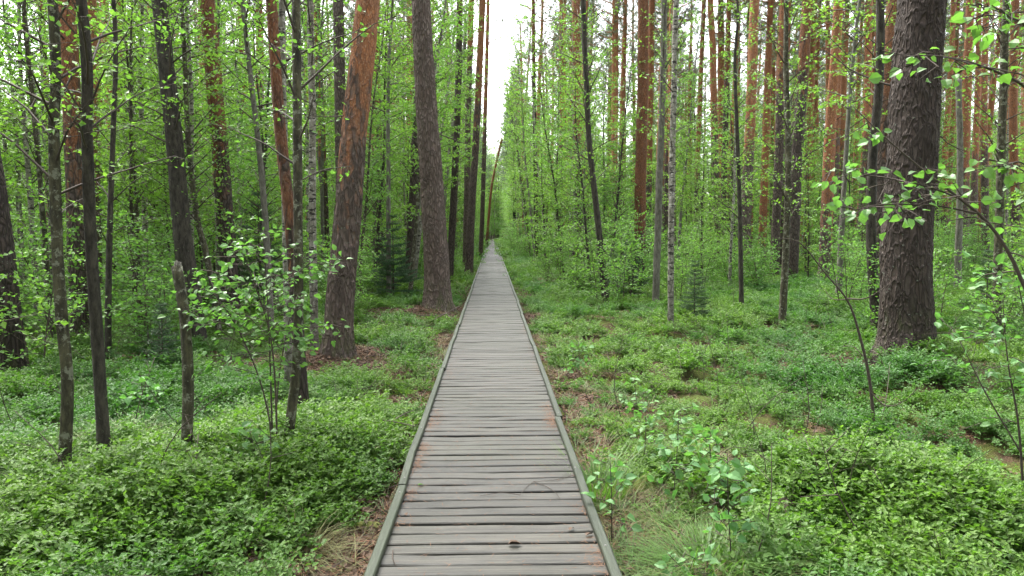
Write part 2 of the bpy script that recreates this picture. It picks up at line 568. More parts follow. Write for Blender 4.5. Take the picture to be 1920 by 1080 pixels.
M['bstem'] = plain('green_stem', (0.060, 0.085, 0.025), (0.100, 0.110, 0.045), 20.0)
M['plank'] = deck_mat('weathered_plank', (0.015, 0.0138, 0.0100), (0.058, 0.053, 0.041), (0.020, 0.022, 0.011), 0.48)
M['rail'] = deck_mat('green_stained_rail', (0.020, 0.027, 0.014), (0.040, 0.050, 0.029), (0.016, 0.024, 0.010), 0.6, (26, 0.9, 26))
M['steel'] = plain('nail_steel', (0.18, 0.17, 0.16), (0.32, 0.31, 0.30), 90.0, 0.45)
M['needle_litter'] = plain('fallen_needle', (0.10, 0.046, 0.022), (0.20, 0.110, 0.060), 3.0)
M['leaf_litter'] = plain('fallen_leaf', (0.045, 0.029, 0.019), (0.15, 0.098, 0.064), 3.0)
M['ground'] = ground_mat()
M['moss'] = plain('cushion_moss', (0.055, 0.070, 0.016), (0.15, 0.16, 0.035), 40.0, 0.95, 1.0)
M['rot'] = plain('rotten_wood', (0.045, 0.034, 0.024), (0.12, 0.095, 0.065), 18.0, 0.9, 1.0)

# ------------------------------------------------------------------ ground sheet
nu, nv = 300, 330
u = np.linspace(-1, 1, nu); v = np.linspace(-0.40, 1, nv)
gx = 9.0 * np.sinh(u * 5.0) / math.sinh(1) * 1.0
gx = 3.2 * np.sinh(u * 5.9)
gy = 4.5 + 4.0 * np.sinh(v * 6.1)
X, Y = np.meshgrid(gx, gy)
Z = gz(X, Y)
far = np.clip((np.hypot(X, Y) - 80) / 60, 0, 1)
Z = Z * (1 - far)
acc = Acc()
i = np.arange(nv - 1)[:, None] * nu; j = np.arange(nu - 1)[None, :]
acc.add(np.stack([X, Y, Z], -1).reshape(-1, 3), np.stack([i + j, i + j + 1, i + nu + j + 1, i + nu + j], -1).reshape(-1, 4))
tag(obj('ground', acc.mesh('ground', M['ground'])), 'mossy forest floor with brown needle litter', kind='structure')

# ------------------------------------------------------------------ boardwalk
def bend(y):
    return max(0.0, y - 105) ** 2 * .0005


bw = thing('boardwalk', 'straight weathered grey plank boardwalk with low green edge rails', 'boardwalk')
bw['kind'] = 'structure'
W = 1.15


def plank_mesh(seed, w=W, d=0.106, h=0.032):
    r = np.random.default_rng(seed)
    b = 0.005
    acc = Acc()
    ns = 5
    xs = np.linspace(-w / 2, w / 2, ns)
    warp = r.normal(0, 0.0025, ns); wy = r.normal(0, 0.0015, ns)
    prof = [(-d / 2, -h), (-d / 2, -b), (-d / 2 + b, 0), (d / 2 - b, 0), (d / 2, -b), (d / 2, -h)]
    V = [(x, y + wy[k], z + warp[k] * 0.8) for k, x in enumerate(xs) for (y, z) in prof]
    m = len(prof); Q = []
    for k in range(ns - 1):
        for q in range(m):
            a, c = k * m + q, k * m + (q + 1) % m
            Q.append((a, c, c + m, a + m))
    T = []
    for s, fl in ((0, 1), ((ns - 1) * m, -1)):
        for q in range(1, m - 1):
            T.append((s, s + q + 1, s + q) if fl > 0 else (s, s + q, s + q + 1))
    acc.add(V, Q, T)
    return acc.mesh('plank', M['plank'], smooth=False)


PL = [plank_mesh(s) for s in range(10)]
y = 1.15
r = np.random.default_rng(11)
for k in range(300):
    w = r.uniform(0.93, 1.10)
    step_ = 0.106 * w + r.uniform(0.015, 0.024)
    o = obj('plank', PL[r.integers(10)], bw, (r.normal(0, 0.003), y + 0.054 * w, DECK + r.normal(0, 0.0015)),
            (r.normal(0, 0.012), r.normal(0, 0.002), r.normal(0, 0.004) + (math.pi if r.random() < 0.5 else 0)), (1, w, 1))
    y += step_
YF = y
acc = Acc()
for k in range(2300):
    d, w = 0.112, W
    if y > 330: break
    x0 = r.normal(0, .003) + bend(y)
    z0 = DECK + r.normal(0, .0018)
    if y < 150:
        a = r.normal(0, .0055)
        c = [(-w / 2, 0), (w / 2, 0), (w / 2, d), (-w / 2, d)]
        P = [(x0 + px, y + py + a * px, z) for z in (z0, z0 - .03) for px, py in c]
        acc.add(P, [(0, 1, 2, 3), (4, 5, 1, 0), (5, 6, 2, 1), (6, 7, 3, 2), (7, 4, 0, 3)])
        y += 0.128
    else:
        P = [(x0 - w / 2, y, z0), (x0 + w / 2, y, z0), (x0 + w / 2, y + 1.2, z0), (x0 - w / 2, y + 1.2, z0)]
        P = P + [(a, b, c - .03) for a, b, c in P]
        acc.add(P, [(0, 1, 2, 3), (4, 5, 1, 0), (5, 6, 2, 1), (6, 7, 3, 2), (7, 4, 0, 3)])
        y += 1.215
tag(obj('far_planks', acc.mesh('far_planks', M['plank'], False), bw), kind='stuff')


def beam_mesh(name, w, h, L, mat, seed, bev=0.006):
    r = np.random.default_rng(seed)
    acc = Acc(); n = 7
    prof = [(-w / 2, 0), (-w / 2, h - bev), (-w / 2 + bev, h), (w / 2 - bev, h), (w / 2, h - bev), (w / 2, 0)]
    wx = r.normal(0, .003, n)
    V = [(x + wx[k], yy, z) for k, yy in enumerate(np.linspace(0, L, n)) for x, z in prof]
    m = 6; Q = []; T = []
    for k in range(n - 1):
        for q in range(m):
            a, c = k * m + q, k * m + (q + 1) % m
            Q.append((a, a + m, c + m, c))
    for s, fl in ((0, 1), ((n - 1) * m, 0)):
        for q in range(1, m - 1):
            T.append((s, s + q, s + q + 1) if fl else (s, s + q + 1, s + q))
    acc.add(V, Q, T)
    return acc.mesh(name, mat, False)


RL = [beam_mesh('edge_rail', 0.050, 0.036, 3.98, M['rail'], s) for s in range(4)]
JL = beam_mesh('joist', 0.10, 0.14, 3.98, M['rail'], 9)
nail = Acc()
th = np.linspace(0, 6.283, 8, endpoint=False)
nail.add([(0.005 * math.cos(a), 0.005 * math.sin(a), 0) for a in th] + [(0.005 * math.cos(a), 0.005 * math.sin(a), .002) for a in th] + [(0, 0, .003)],
         [(q, (q + 1) % 8, 8 + (q + 1) % 8, 8 + q) for q in range(8)], [(8 + q, 8 + (q + 1) % 8, 16) for q in range(8)])
NAIL = nail.mesh('nail', M['steel'])
for s in (-1, 1):
    for k in range(14):
        y0 = 0.6 + (0.0 if s < 0 else 1.7) + 4.0 * k
        ra = obj('edge_rail', RL[(k * 3 + (s > 0)) % 4], bw, (s * (W / 2 - 0.008), y0, DECK + 0.003), (0, 0, r.normal(0, .0012)))
        if k < 4:
            for q in (0.12, 1.35, 2.6, 3.85):
                obj('nail', NAIL, ra, (r.normal(0, .006), q, 0.036))
        obj('joist', JL, bw, (s * 0.44, y0, DECK - 0.178))
acc = Acc()
yy = 0.6 + 56.0
while yy < 330:
    for s in (-1, 1):
        x0 = bend(yy); x1 = bend(yy + 3.98)
        b = s * (W / 2 - 0.008)
        P = [(x0 + b - .029, yy, DECK), (x0 + b + .029, yy, DECK), (x1 + b + .029, yy + 3.98, DECK), (x1 + b - .029, yy + 3.98, DECK)]
        P = [(p, q, z + .04) for p, q, z in P] + [(p, q, z - .15) for p, q, z in P]
        acc.add(P, [(0, 1, 2, 3), (4, 5, 1, 0), (5, 6, 2, 1), (6, 7, 3, 2), (7, 4, 0, 3)])
    yy += 4.0
tag(obj('far_rails', acc.mesh('far_rails', M['rail'], False), bw), kind='stuff')


# ------------------------------------------------------------------ plant generators
def rand_leaves(r, n, dirs, flat=0.75, spread=0.9):
    d = nrm(dirs + r.normal(0, spread, (n, 3)) * [1, 1, .6] - [0, 0, .15])
    up = nrm(np.array([0, 0, 1.0]) * flat + r.normal(0, 0.5, (n, 3)))
    return d, up


def foliage(wood, crown, stem, srad, r, cb, spread, nprim, leaf, shape='kite', twig_step=0.13, leaf_step=0.05, elev=(25, 60),
            wm=0, cm=0, taper=1.0, twl=(0.18, 0.5), asp=0.72, sides=4, top=1.0, droop=0.15):
    """branches, twigs and leaves round a stem polyline (k,3); cb = share of the length where the crown starts"""
    n = len(stem)
    LP, LD = [], []
    az = r.uniform(0, 6.28)
    for b in range(nprim):
        t = cb + (top - cb) * ((b + r.random()) / nprim)
        i = min(int(t * (n - 1)), n - 2)
        p0 = stem[i] + (stem[i + 1] - stem[i]) * (t * (n - 1) - i)
        az += 2.4 + r.normal(0, 0.5)
        el = math.radians(r.uniform(*elev))
        tt = (t - cb) / (1 - cb + 1e-6)
        L = spread * (0.30 + 0.95 * (1 - tt) ** taper) * r.uniform(0.6, 1.15) * (0.55 + 0.45 * min(1, tt * 5 + .2))
        d0 = np.array([math.cos(az) * math.cos(el), math.sin(az) * math.cos(el), math.sin(el)])
        s = np.linspace(0, 1, 6)[:, None]
        P = p0 + d0 * L * s + np.array([0, 0, -1]) * droop * L * s ** 2 + np.cumsum(r.normal(0, 0.025 * L, (6, 3)), 0) * s
        rb = min(srad[i] * 0.4, 0.004 + 0.007 * L)
        tube(wood, P, np.linspace(rb, 0.0025, 6), sides, wm, cap=False)
        nt = max(2, int(L / twig_step))
        for q in range(nt):
            u_ = 0.18 + 0.82 * (q + r.random()) / nt
            k = min(int(u_ * 5), 4)
            tp = P[k] + (P[k + 1] - P[k]) * (u_ * 5 - k)
            bd = nrm(P[k + 1] - P[k])
            sd = nrm(np.cross(bd, [0, 0, 1.0])) * (1 if q % 2 else -1)
            td = nrm(bd * 0.7 + sd * r.uniform(.5, 1.1) + r.normal(0, .25, 3))
            tl = r.uniform(*twl) * (1.1 - 0.5 * u_)
            e = tp + td * tl - np.array([0, 0, .12 * tl])
            tube(wood, np.array([tp, e]), [0.0028, 0.0012], 3, wm, cap=False)
            nl = max(2, int(tl / leaf_step))
            w = (np.arange(nl) + r.random(nl)) / nl
            LP.append(tp + (e - tp) * w[:, None]); LD.append(np.tile(td, (nl, 1)) + sd * ((-1.0) ** np.arange(nl))[:, None] * .7)
    if LP:
        LP = np.concatenate(LP); LD = np.concatenate(LD)
        d, up = rand_leaves(r, len(LP), LD)
        ln = leaf * r.uniform(0.65, 1.25, len(LP))
        leaves(crown, LP + r.normal(0, .012, LP.shape), d, up, ln, ln * asp, shape, cm, petiole=0.25)


def stem_line(r, H, n=24, lean=0.03, wob=0.02):
    z = np.linspace(0, 1, n)
    a, b = r.normal(0, lean, 2) * H
    ph = r.uniform(0, 6.28, 4)
    x = a * z ** 1.4 + wob * H * np.sin(5 * z + ph[0]) * z * .4 + wob * .25 * H * np.sin(13 * z + ph[1]) * z
    yv = b * z ** 1.4 + wob * H * np.sin(4.3 * z + ph[2]) * z * .4 + wob * .25 * H * np.sin(11 * z + ph[3]) * z
    return np.stack([x, yv, z * H], 1)


def pine_crown(r, r0, H, z0, wood, needles, wm=0, cm=0, nb=20, tuft=9, spread=2.4, top=None):
    top = np.zeros(3) if top is None else top
    PP, DD = [], []
    for b in range(nb):
        t = (b + r.random()) / nb
        z = z0 + (H - z0) * t
        az = b * 2.4 + r.normal(0, .5)
        L = spread * (1 - 0.80 * t ** 1.6) * r.uniform(.55, 1.1) * (0.65 + 0.35 * min(1, 4 * t + .3))
        el = math.radians(r.uniform(-5, 20) + 40 * t)
        d = np.array([math.cos(az) * math.cos(el), math.sin(az) * math.cos(el), math.sin(el)])
        s = np.linspace(0, 1, 6)[:, None]
        P = top * [1, 1, 0] * (z / H) + [0, 0, z] + d * L * s + np.array([0, 0, .18 * L]) * s ** 2 + np.cumsum(r.normal(0, .05, (6, 3)), 0) * s
        tube(wood, P, np.linspace(.035, .006, 6), 4, wm, cap=False)
        for q in range(int(6 + 9 * L / spread)):
            u_ = .35 + .65 * r.random()
            k = min(int(u_ * 5), 4)
            tp = P[k] + (P[k + 1] - P[k]) * (u_ * 5 - k)
            td = nrm(nrm(P[k + 1] - P[k]) * .5 + r.normal(0, .6, 3) + [0, 0, .35])
            e = tp + td * r.uniform(.15, .55)
            tube(wood, np.array([tp, e]), [.009, .004], 3, wm, cap=False)
            for g in range(3):
                PP.append(e - td * .12 * g + r.normal(0, .05, 3)); DD.append(td)
    PP = np.repeat(np.array(PP), tuft, 0); DD = np.repeat(np.array(DD), tuft, 0)
    d = nrm(DD * .55 + r.normal(0, .6, DD.shape))
    leaves(needles, PP + r.normal(0, .03, PP.shape), d, r.normal(0, 1, PP.shape), r.uniform(.10, .20, len(PP)), .018, 'needle', cm)


DB = []
for k in range(8):
    r = np.random.default_rng(70 + k)
    a = Acc(); q = np.linspace(0, 1, 7)[:, None]
    P = np.array([1.0, 0, 0]) * q + np.array([0, 0, r.uniform(-.25, .25)]) * q ** 2 + np.cumsum(r.normal(0, .035, (7, 3)), 0) * q
    tube(a, P, np.linspace(.016, .004, 7), 5)
    for j in range(r.integers(1, 4)):
        i = r.integers(2, 6); e = P[i] + [r.uniform(.1, .35), r.normal(0, .2), r.normal(0, .15)]
        tube(a, np.array([P[i], (P[i] + e) / 2 + r.normal(0, .02, 3), e]), [.007, .005, .002], 4)
    DB.append(a.mesh('dead_branch', M['twig']))


def dead_branches(parent, r, stem, z0, z1, n, L=(0.3, 1.3)):
    for _ in range(n):
        z = r.uniform(z0, z1)
        i = int(np.argmin(abs(stem[:, 2] - z)))
        l = r.uniform(*L)
        obj('dead_branch', DB[r.integers(8)], parent, tuple(stem[i]), (0, math.radians(r.uniform(-35, 20)), r.uniform(0, 6.28)), l)


# ---- crowns shared by all pines (built round a 21 m tree, crown from 13 m)
PC = []
for s in range(4):
    r = np.random.default_rng(100 + s)
    w, nd = Acc(), Acc()
    pine_crown(r, .1, 8.0, 0.0, w, nd, spread=2.5)
    tube(w, np.array([[0, 0, -.3], [0, 0, 4.0], [0, 0, 8.1]]), [.085, .05, .012], 6, cap=False)
    PC.append((w.mesh('branches', M['pine']), nd.mesh('crown', M['pine_needle'], False)))

HERO_PX = []
TOP = []


def pine_tree(label, pts, wb, wt, d, line, tone=1.0, hero=False, H=None, group=None, deadn=5, name='pine_tree', crown=None):
    """a pine measured from the photograph: pts = pixels up the trunk, d = metres away"""
    H = H or 20.0 + 3 * random.random()
    r = np.random.default_rng(abs(hash((round(pts[0][0]), round(d * 10)))) % 99999)
    dd = d + np.linspace(0, 1, len(pts)) ** 2 * r.normal(0, .25)
    P = np.array([at_depth(a, b, q) for (a, b), q in zip(pts, dd)])
    bx, by = P[0, 0], P[0, 1]
    zg = g1(bx, by)
    # extend to the ground and up
    low = P[0] + (P[0] - P[1]) / max(.05, P[1, 2] - P[0, 2]) * max(0, P[0, 2] - (zg - .25))
    if P[0, 2] > zg - .25:
        P = np.vstack([[low[0], low[1], zg - .25], P])
    k = P[-1, 2]
    slope = (P[-1] - P[-2]) / (P[-1, 2] - P[-2, 2])
    ext = []
    for f in (.35, .7, 1.0):
        dz = (H - k) * f
        ext.append(P[-1] + np.array([slope[0] * dz * (1 - .45 * f), slope[1] * dz * (1 - .45 * f), dz]))
    nvis = len(P)
    P = np.vstack([P, ext])
    base = np.array([P[0, 0], P[0, 1], zg])
    P = P - base
    rb, rt = wb * d / F / 2, wt * d / F / 2
    zv = P[nvis - 1, 2]
    if hero:
        n1, n2, sides = int(zv / .016), 26, 88
    else:
        n1, n2, sides = int(zv / .10) + 6, 16, 18
    A = catmull(P[:nvis], n1) if nvis > 2 else catmull(P[:nvis], n1)
    B = catmull(P[nvis - 1:], n2)[1:]
    line_pts = np.vstack([A, B])
    z = line_pts[:, 2]
    rad = np.where(z < zv, rb + (rt - rb) * np.clip(z / zv, 0, 1) ** .8, rt + (.05 - rt) * np.clip((z - zv) / (H - zv), 0, 1) ** 1.1)
    rad = rad * (1 + (.22 if hero else .15) * np.exp(-np.maximum(z, 0) / .22))
    t = thing(name, label, 'tree', tuple(base), 0, group)
    acc = Acc()
    tube(acc, line_pts, rad, sides, 0, True, .02 if hero else .025, r, .30 if hero else .2)
    tr = obj('trunk', acc.mesh('trunk', M['pine_deep'] if hero else M['pine']), t)
    tr['bark_line'] = float(line); tr['bark_tone'] = float(tone)
    if deadn:
        dead_branches(t, r, line_pts, 2.8, H * .6, deadn)
    ci = r.integers(4) if crown is None else crown
    s = (H * .40) / 8.0
    i = int(np.argmin(abs(z - (H - 8.0 * s))))
    lx, ly = line_pts[-1] [:2] - line_pts[i][:2]
    rot = (-math.atan2(ly, 8 * s), math.atan2(lx, 8 * s), r.uniform(0, 6.28) * 0)
    b_ = obj('branches', PC[ci][0], t, tuple(line_pts[i]), rot, s)
    b_['bark_line'] = -5.0; b_['bark_tone'] = 1.0
    obj('crown', PC[ci][1], t, tuple(line_pts[i]), rot, s)
    HERO_PX.append((pts[0][0], max(wb, wt) / 2, d))
    return t


def leafy_tree(label, pts, wb, wt, d, mat, H=None, cb=.45, spread=1.2, nprim=34, leaf=.05, group=None, name='birch_tree', crown=True, shape='kite', tw=.13, lowbr=0):
    r = np.random.default_rng(abs(hash((round(pts[0][0]), round(d * 10), 5))) % 99999)
    dd = d + np.linspace(0, 1, len(pts)) ** 2 * r.normal(0, .15)
    P = np.array([at_depth(a, b, q) for (a, b), q in zip(pts, dd)])
    zg = g1(P[0, 0], P[0, 1])
    if P[0, 2] > zg - .15:
        e = P[0] + (P[0] - P[1]) / max(.05, P[1, 2] - P[0, 2]) * (P[0, 2] - (zg - .15)) * .6
        P = np.vstack([[e[0], e[1], zg - .15], P])
    base = np.array([P[0, 0], P[0, 1], zg])
    nv_ = len(P)
    if H and H > P[-1, 2] - zg:
        sl = (P[-1] - P[-2]) / (P[-1, 2] - P[-2, 2])
        dz = H - (P[-1, 2] - zg)
        P = np.vstack([P, P[-1] + [sl[0] * dz * .4 + r.normal(0, .1), sl[1] * dz * .4 + r.normal(0, .1), dz * .5], P[-1] + [sl[0] * dz * .7 + r.normal(0, .2), sl[1] * dz * .6, dz]])
    P = P - base
    zv = P[nv_ - 1, 2]; top = P[-1, 2]
    n = int(top / .09) + 8
    L = catmull(P, n)
    z = L[:, 2]
    rb, rt = wb * d / F / 2, wt * d / F / 2
    rad = np.where(z < zv, rb + (rt - rb) * np.clip(z / zv, 0, 1), rt + (.008 - rt) * np.clip((z - zv) / max(.1, top - zv), 0, 1))
    rad = rad * (1 + .35 * np.exp(-np.maximum(z, 0) / .12))
    t = thing(name, label, 'tree', tuple(base), 0, group)
    w, c = Acc(), Acc()
    tube(w, L, rad, 16, 0, True, .035, r)
    if crown:
        foliage(w, c, L, rad, r, cb, spread, nprim, leaf, shape, wm=1, twig_step=tw)
    if lowbr:
        foliage(w, c, L, rad, r, .18, spread * .55, lowbr, leaf, shape, wm=1, twig_step=tw, top=cb)
    obj('trunk', w.mesh('trunk', [mat, M['twig']]), t)
    if crown or lowbr:
        obj('crown', c.mesh('crown', M['birch_leaf'] if shape == 'kite' else M['alder_leaf'], False), t)
    HERO_PX.append((pts[0][0], wb / 2, d))
    TOP[:] = [L[-1]]
    return t


# ------------------------------------------------------------------ the pines one can tell apart
pine_tree('thick dark grey plated pine with white lichen flecks on a bilberry hummock', [(1700, 640), (1700, 480), (1711, 260), (1721, 100), (1728, 0)], 96, 82, 9.7, 8.5, .5, True)
pine_tree('leaning pine with grey plated base turning flaky orange halfway up its trunk', [(632, 666), (638, 560), (650, 420), (664, 250), (680, 100), (690, 0)], 54, 42, 10.4, 3.0, 1.0, True)
pine_tree('stout grey plated pine beside the brown needle mound next to the boardwalk', [(822, 575), (817, 480), (808, 330), (797, 150), (789, 0)], 52, 33, 17.3, 9.5, 1.1, True)
pine_tree('dark pine leaning away from boardwalk over the thick bilberry, its base mossy', [(22, 672), (14, 560), (0, 430), (-24, 250)], 46, 34, 9.6, 6.0, .42, False)
pine_tree('brown pine just behind the two thin mossy stems, orange bark starting high up', [(152, 632), (143, 400), (132, 150), (125, 0)], 36, 30, 12.6, 3.2, .75)
pine_tree('dark red-brown pine rising behind the leafy alder bush', [(433, 560), (422, 400), (405, 200), (388, 0)], 33, 27, 14.0, 3.2, .55)
pine_tree('slim dark leaning pine crossing behind the pair of speckled birches', [(567, 747), (560, 640), (545, 420), (524, 230), (508, 0)], 24, 20, 7.2, 1.6, .5, False, 15)
pine_tree('straight grey pine standing behind the leaning orange-topped pine', [(642, 520), (640, 300), (634, 0)], 25, 20, 20, 9.0, .85)
pine_tree('dark pine half hidden behind the stout grey plated pine', [(770, 480), (777, 330), (783, 200), (790, 0)], 19, 14, 24, 8.0, .6)
pine_tree('dark slender pine between the stout grey pine and the boardwalk edge trees', [(846, 462), (852, 350), (858, 200), (862, 0)], 14, 11, 27, 9.5, .55)
pine_tree('brown pine with bare base on the mossy verge close by the boardwalk', [(880, 490), (884, 400), (893, 250), (905, 0)], 16, 11, 30, 6.5, .8)
pine_tree('grey pine touching its brown neighbour on the mossy boardwalk verge', [(874, 478), (876, 350), (878, 200), (884, 0)], 13, 10, 33, 9.0, .95)
pine_tree('small distant pine on the verge where the boardwalk narrows away', [(902, 458), (905, 380), (909, 240), (914, 60)], 9, 7, 48, 8.0, .8)
pine_tree('orange leaning pine bent over the far boardwalk', [(915, 425), (922, 350), (934, 290), (941, 262)], 5, 4, 80, 1.0, .8, H=11.5, deadn=0)
pine_tree('bright orange pine behind the brown pine and the dark mossy stem', [(180, 540), (177, 300), (171, 0)], 21, 17, 19, 3.4, 1.0)
pine_tree('narrow pine orange on top and dark below amid dense leaves', [(214, 500), (217, 300), (222, 0)], 14, 12, 26, 5.0, .85)
pine_tree('orange-barked far pine glimpsed behind the leafy alder trunk', [(371, 470), (375, 300), (380, 0)], 10, 8, 36, 3.5, 1.0)
pine_tree('red-brown pine behind the pale birch, leaning slightly', [(612, 480), (605, 300), (598, 120), (594, 0)], 15, 12, 25, 4.2, .8)
pine_tree('reddish pine with dark mossy foot, its thinner twin close behind', [(1082, 495), (1083, 300), (1081, 100), (1080, 0)], 19, 14, 29, 4.6, .75)
pine_tree('thin reddish twin pine behind the pine with dark mossy foot', [(1092, 470), (1092, 250), (1096, 90), (1098, 0)], 11, 9, 37, 4.0, .85)
pine_tree('thin dark pine where shrubs crowd the boardwalk verge', [(1005, 445), (1004, 320), (1001, 150), (1000, 0)], 9, 6, 42, 11.0, .5)
pine_tree('thin pine with faded bark near the sky gap', [(1052, 430), (1053, 250), (1052, 0)], 9, 7, 46, 6.0, .8)
pine_tree('bright orange thin pine between the mossy-foot pine and the dark red pine', [(1152, 430), (1154, 200), (1155, 0)], 11, 9, 40, 2.5, 1.0)
pine_tree('straight dark red pine rising from small spruces', [(1199, 520), (1201, 350), (1205, 150), (1206, 0)], 22, 19, 24, 1.6, .52)
pine_tree('slimmer red pine close behind the straight dark red pine', [(1214, 470), (1218, 250), (1222, 0)], 13, 10, 34, 4.0, .75)
pine_tree('thin dark red pine behind the white birch', [(1304, 440), (1308, 300), (1316, 100), (1320, 0)], 10, 8, 38, 4.5, .75)
pine_tree('orange pine of a close pair, its trunk grey below', [(1344, 430), (1341, 300), (1336, 100), (1332, 0)], 15, 11, 32, 6.0, .95)
pine_tree('dark pine of a close pair, leaning toward its neighbour', [(1355, 430), (1360, 250), (1367, 0)], 12, 9, 36, 9.0, .6)
pine_tree('pine with long grey lower trunk and bright orange upper trunk', [(1395, 505), (1401, 350), (1410, 150), (1415, 0)], 21, 17, 25, 4.4, 1.0)
pine_tree('grey-brown pine in a tight trio of trunks', [(1452, 490), (1460, 300), (1466, 100), (1470, 0)], 18, 14, 28, 7.2, .75)
pine_tree('dark leaning pine of the trio, reddish high up', [(1487, 470), (1494, 300), (1507, 120), (1514, 0)], 22, 19, 24, 6.5, .62)
pine_tree('vivid orange pine with short grey foot standing alone', [(1545, 495), (1550, 380), (1556, 250), (1567, 100), (1573, 0)], 21, 17, 25, 2.6, 1.05)
pine_tree('dark red pine close behind the thick lichen-flecked pine', [(1648, 545), (1655, 350), (1666, 150), (1676, 0)], 32, 26, 17, 4.2, .62)
pine_tree('slim pale orange pine behind the thick lichen-flecked pine', [(1775, 480), (1772, 300), (1782, 150), (1788, 0)], 11, 9, 36, 3.0, .9)
pine_tree('brown pine behind the grey dead snag', [(1848, 470), (1845, 200), (1850, 0)], 14, 11, 32, 5.5, .8)
pine_tree('dull red pine behind the hanging lime branch', [(1906, 490), (1900, 200), (1904, 0)], 16, 13, 27, 3.5, .7)
pine_tree('slender orange pine beside the vivid orange pine', [(1556, 430), (1553, 200), (1552, 0)], 9, 8, 46, 4.0, 1.0)

# ------------------------------------------------------------------ deciduous trees one can tell apart
leafy_tree('thin mossy crooked stem speckled with lichen rising from bilberry', [(120, 872), (126, 720), (116, 600), (107, 450), (101, 250), (99, 0)], 22, 17, 5.0, M['mossy'], 8.5, .55, .9, 26, .045, name='alder_tree', lowbr=3)
leafy_tree('thin dark stem beside the mossy crooked one, slightly bowed', [(196, 850), (183, 660), (170, 450), (163, 250), (152, 0)], 23, 17, 5.2, M['stem'], 8.5, .55, .9, 26, .045, name='alder_tree')
leafy_tree('dark leaning alder trunk with leafy side branches', [(368, 620), (346, 470), (328, 280), (312, 120), (298, 0)], 37, 25, 12, M['stem'], 11, .34, 1.7, 46, .055, name='alder_tree')
leafy_tree('speckled birch with crooked mossy foot beside the alder bush', [(536, 862), (545, 780), (556, 680), (560, 560), (558, 300), (556, 0)], 18, 17, 5.4, M['mossy'], 9, .6, .9, 24, .045)
leafy_tree('thinner speckled birch next to the crooked-footed birch', [(541, 728), (538, 500), (532, 250), (530, 0)], 15, 13, 7.6, M['birch'], 9, .55, 1.0, 24, .045)
leafy_tree('pale straight birch stem near the leaning orange-topped pine', [(589, 615), (586, 400), (586, 200), (582, 0)], 15, 12, 11, M['birch'], 10, .5, 1.1, 28, .045)
leafy_tree('spindly dark sapling trunk behind the two thin mossy stems', [(203, 655), (205, 450), (212, 250), (216, 60)], 12, 8, 10.5, M['stem'], 8, .3, .9, 30, .05, name='alder_tree')
leafy_tree('slanting thin grey stem deep among leaves beyond the mossy pair', [(95, 610), (82, 420), (62, 200), (45, 0)], 9, 7, 13, M['mossy'], 9, .35, 1.1, 34, .05)
leafy_tree('slanting mossy thin trunk behind the broken snag', [(400, 545), (385, 470), (368, 400), (352, 250), (345, 80)], 12, 8, 12.5, M['mossy'], 8, .35, 1.1, 34, .05)
leafy_tree('dark forked sapling with wide leafy crown beside the verge shrubs', [(1134, 548), (1122, 420), (1106, 280), (1098, 130), (1093, 0)], 13, 9, 19, M['stem'], 10, .34, 1.7, 52, .055, name='alder_tree')
leafy_tree('grey birch just behind the white birch', [(1230, 555), (1236, 350), (1243, 150), (1246, 0)], 13, 11, 18, M['greybark'], 11, .4, 1.2, 36, .05)
leafy_tree('slim white birch standing alone in the bilberry', [(1257, 618), (1259, 400), (1263, 200), (1268, 0)], 12, 10, 13.5, M['birch'], 11, .42, 1.0, 30, .048)
leafy_tree('mossy slender trunk standing in front of the trio of pines', [(1467, 600), (1474, 450), (1478, 300), (1474, 130)], 15, 10, 13.8, M['mossy'], 9, .36, 1.5, 46, .055, name='alder_tree')
leafy_tree('dark crooked alder trunk tight against the thick lichen-flecked pine', [(1641, 580), (1634, 450), (1636, 300), (1648, 150), (1650, 0)], 19, 15, 13.2, M['stem'], 10, .5, 1.3, 30, .05, name='alder_tree')
leafy_tree('mossy straight sapling trunk beyond the hanging lime branch', [(1868, 612), (1874, 400), (1880, 200), (1887, 0)], 15, 13, 12, M['mossy'], 10, .4, 1.3, 40, .05, name='alder_tree')
leafy_tree('dark thin stem beside the long grey-trunked pine', [(1390, 560), (1388, 430), (1384, 300), (1378, 120)], 9, 6, 17, M['stem'], 8, .3, 1.2, 42, .05, name='alder_tree')
for lab, pts, w in (('grey dead snag with hooked top twig', [(1797, 470), (1800, 300), (1797, 150)], 13), ):
    t = leafy_tree(lab, pts, w, w * .8, 21, M['greybark'], None, crown=False, name='dead_snag')
    a = Acc(); p0 = TOP[0] - [0, 0, .2]
    tube(a, catmull([p0, p0 + [.12, 0, .22], p0 + [.35, 0, .3], p0 + [.6, .05, .24]], 12), np.linspace(.03, .01, 12), 6)
    obj('hooked_twig', a.mesh('hooked_twig', M['twig']), t)
t = leafy_tree('short broken snag with pale splintered top in front of the leaning alder', [(350, 850), (353, 720), (347, 600), (332, 500)], 20, 19, 5.2, M['mossy'], None, crown=False, name='broken_snag')
a = Acc()
p0 = TOP[0]
for k in range(7):
    q = p0 + np.array([math.cos(k) * .018, math.sin(k) * .018, -.02])
    tube(a, np.array([q, q + [random.gauss(0, .01), random.gauss(0, .01), random.uniform(.03, .08)]]), [.014, .003], 4)
obj('splinters', a.mesh('splinters', M['greybark']), t)


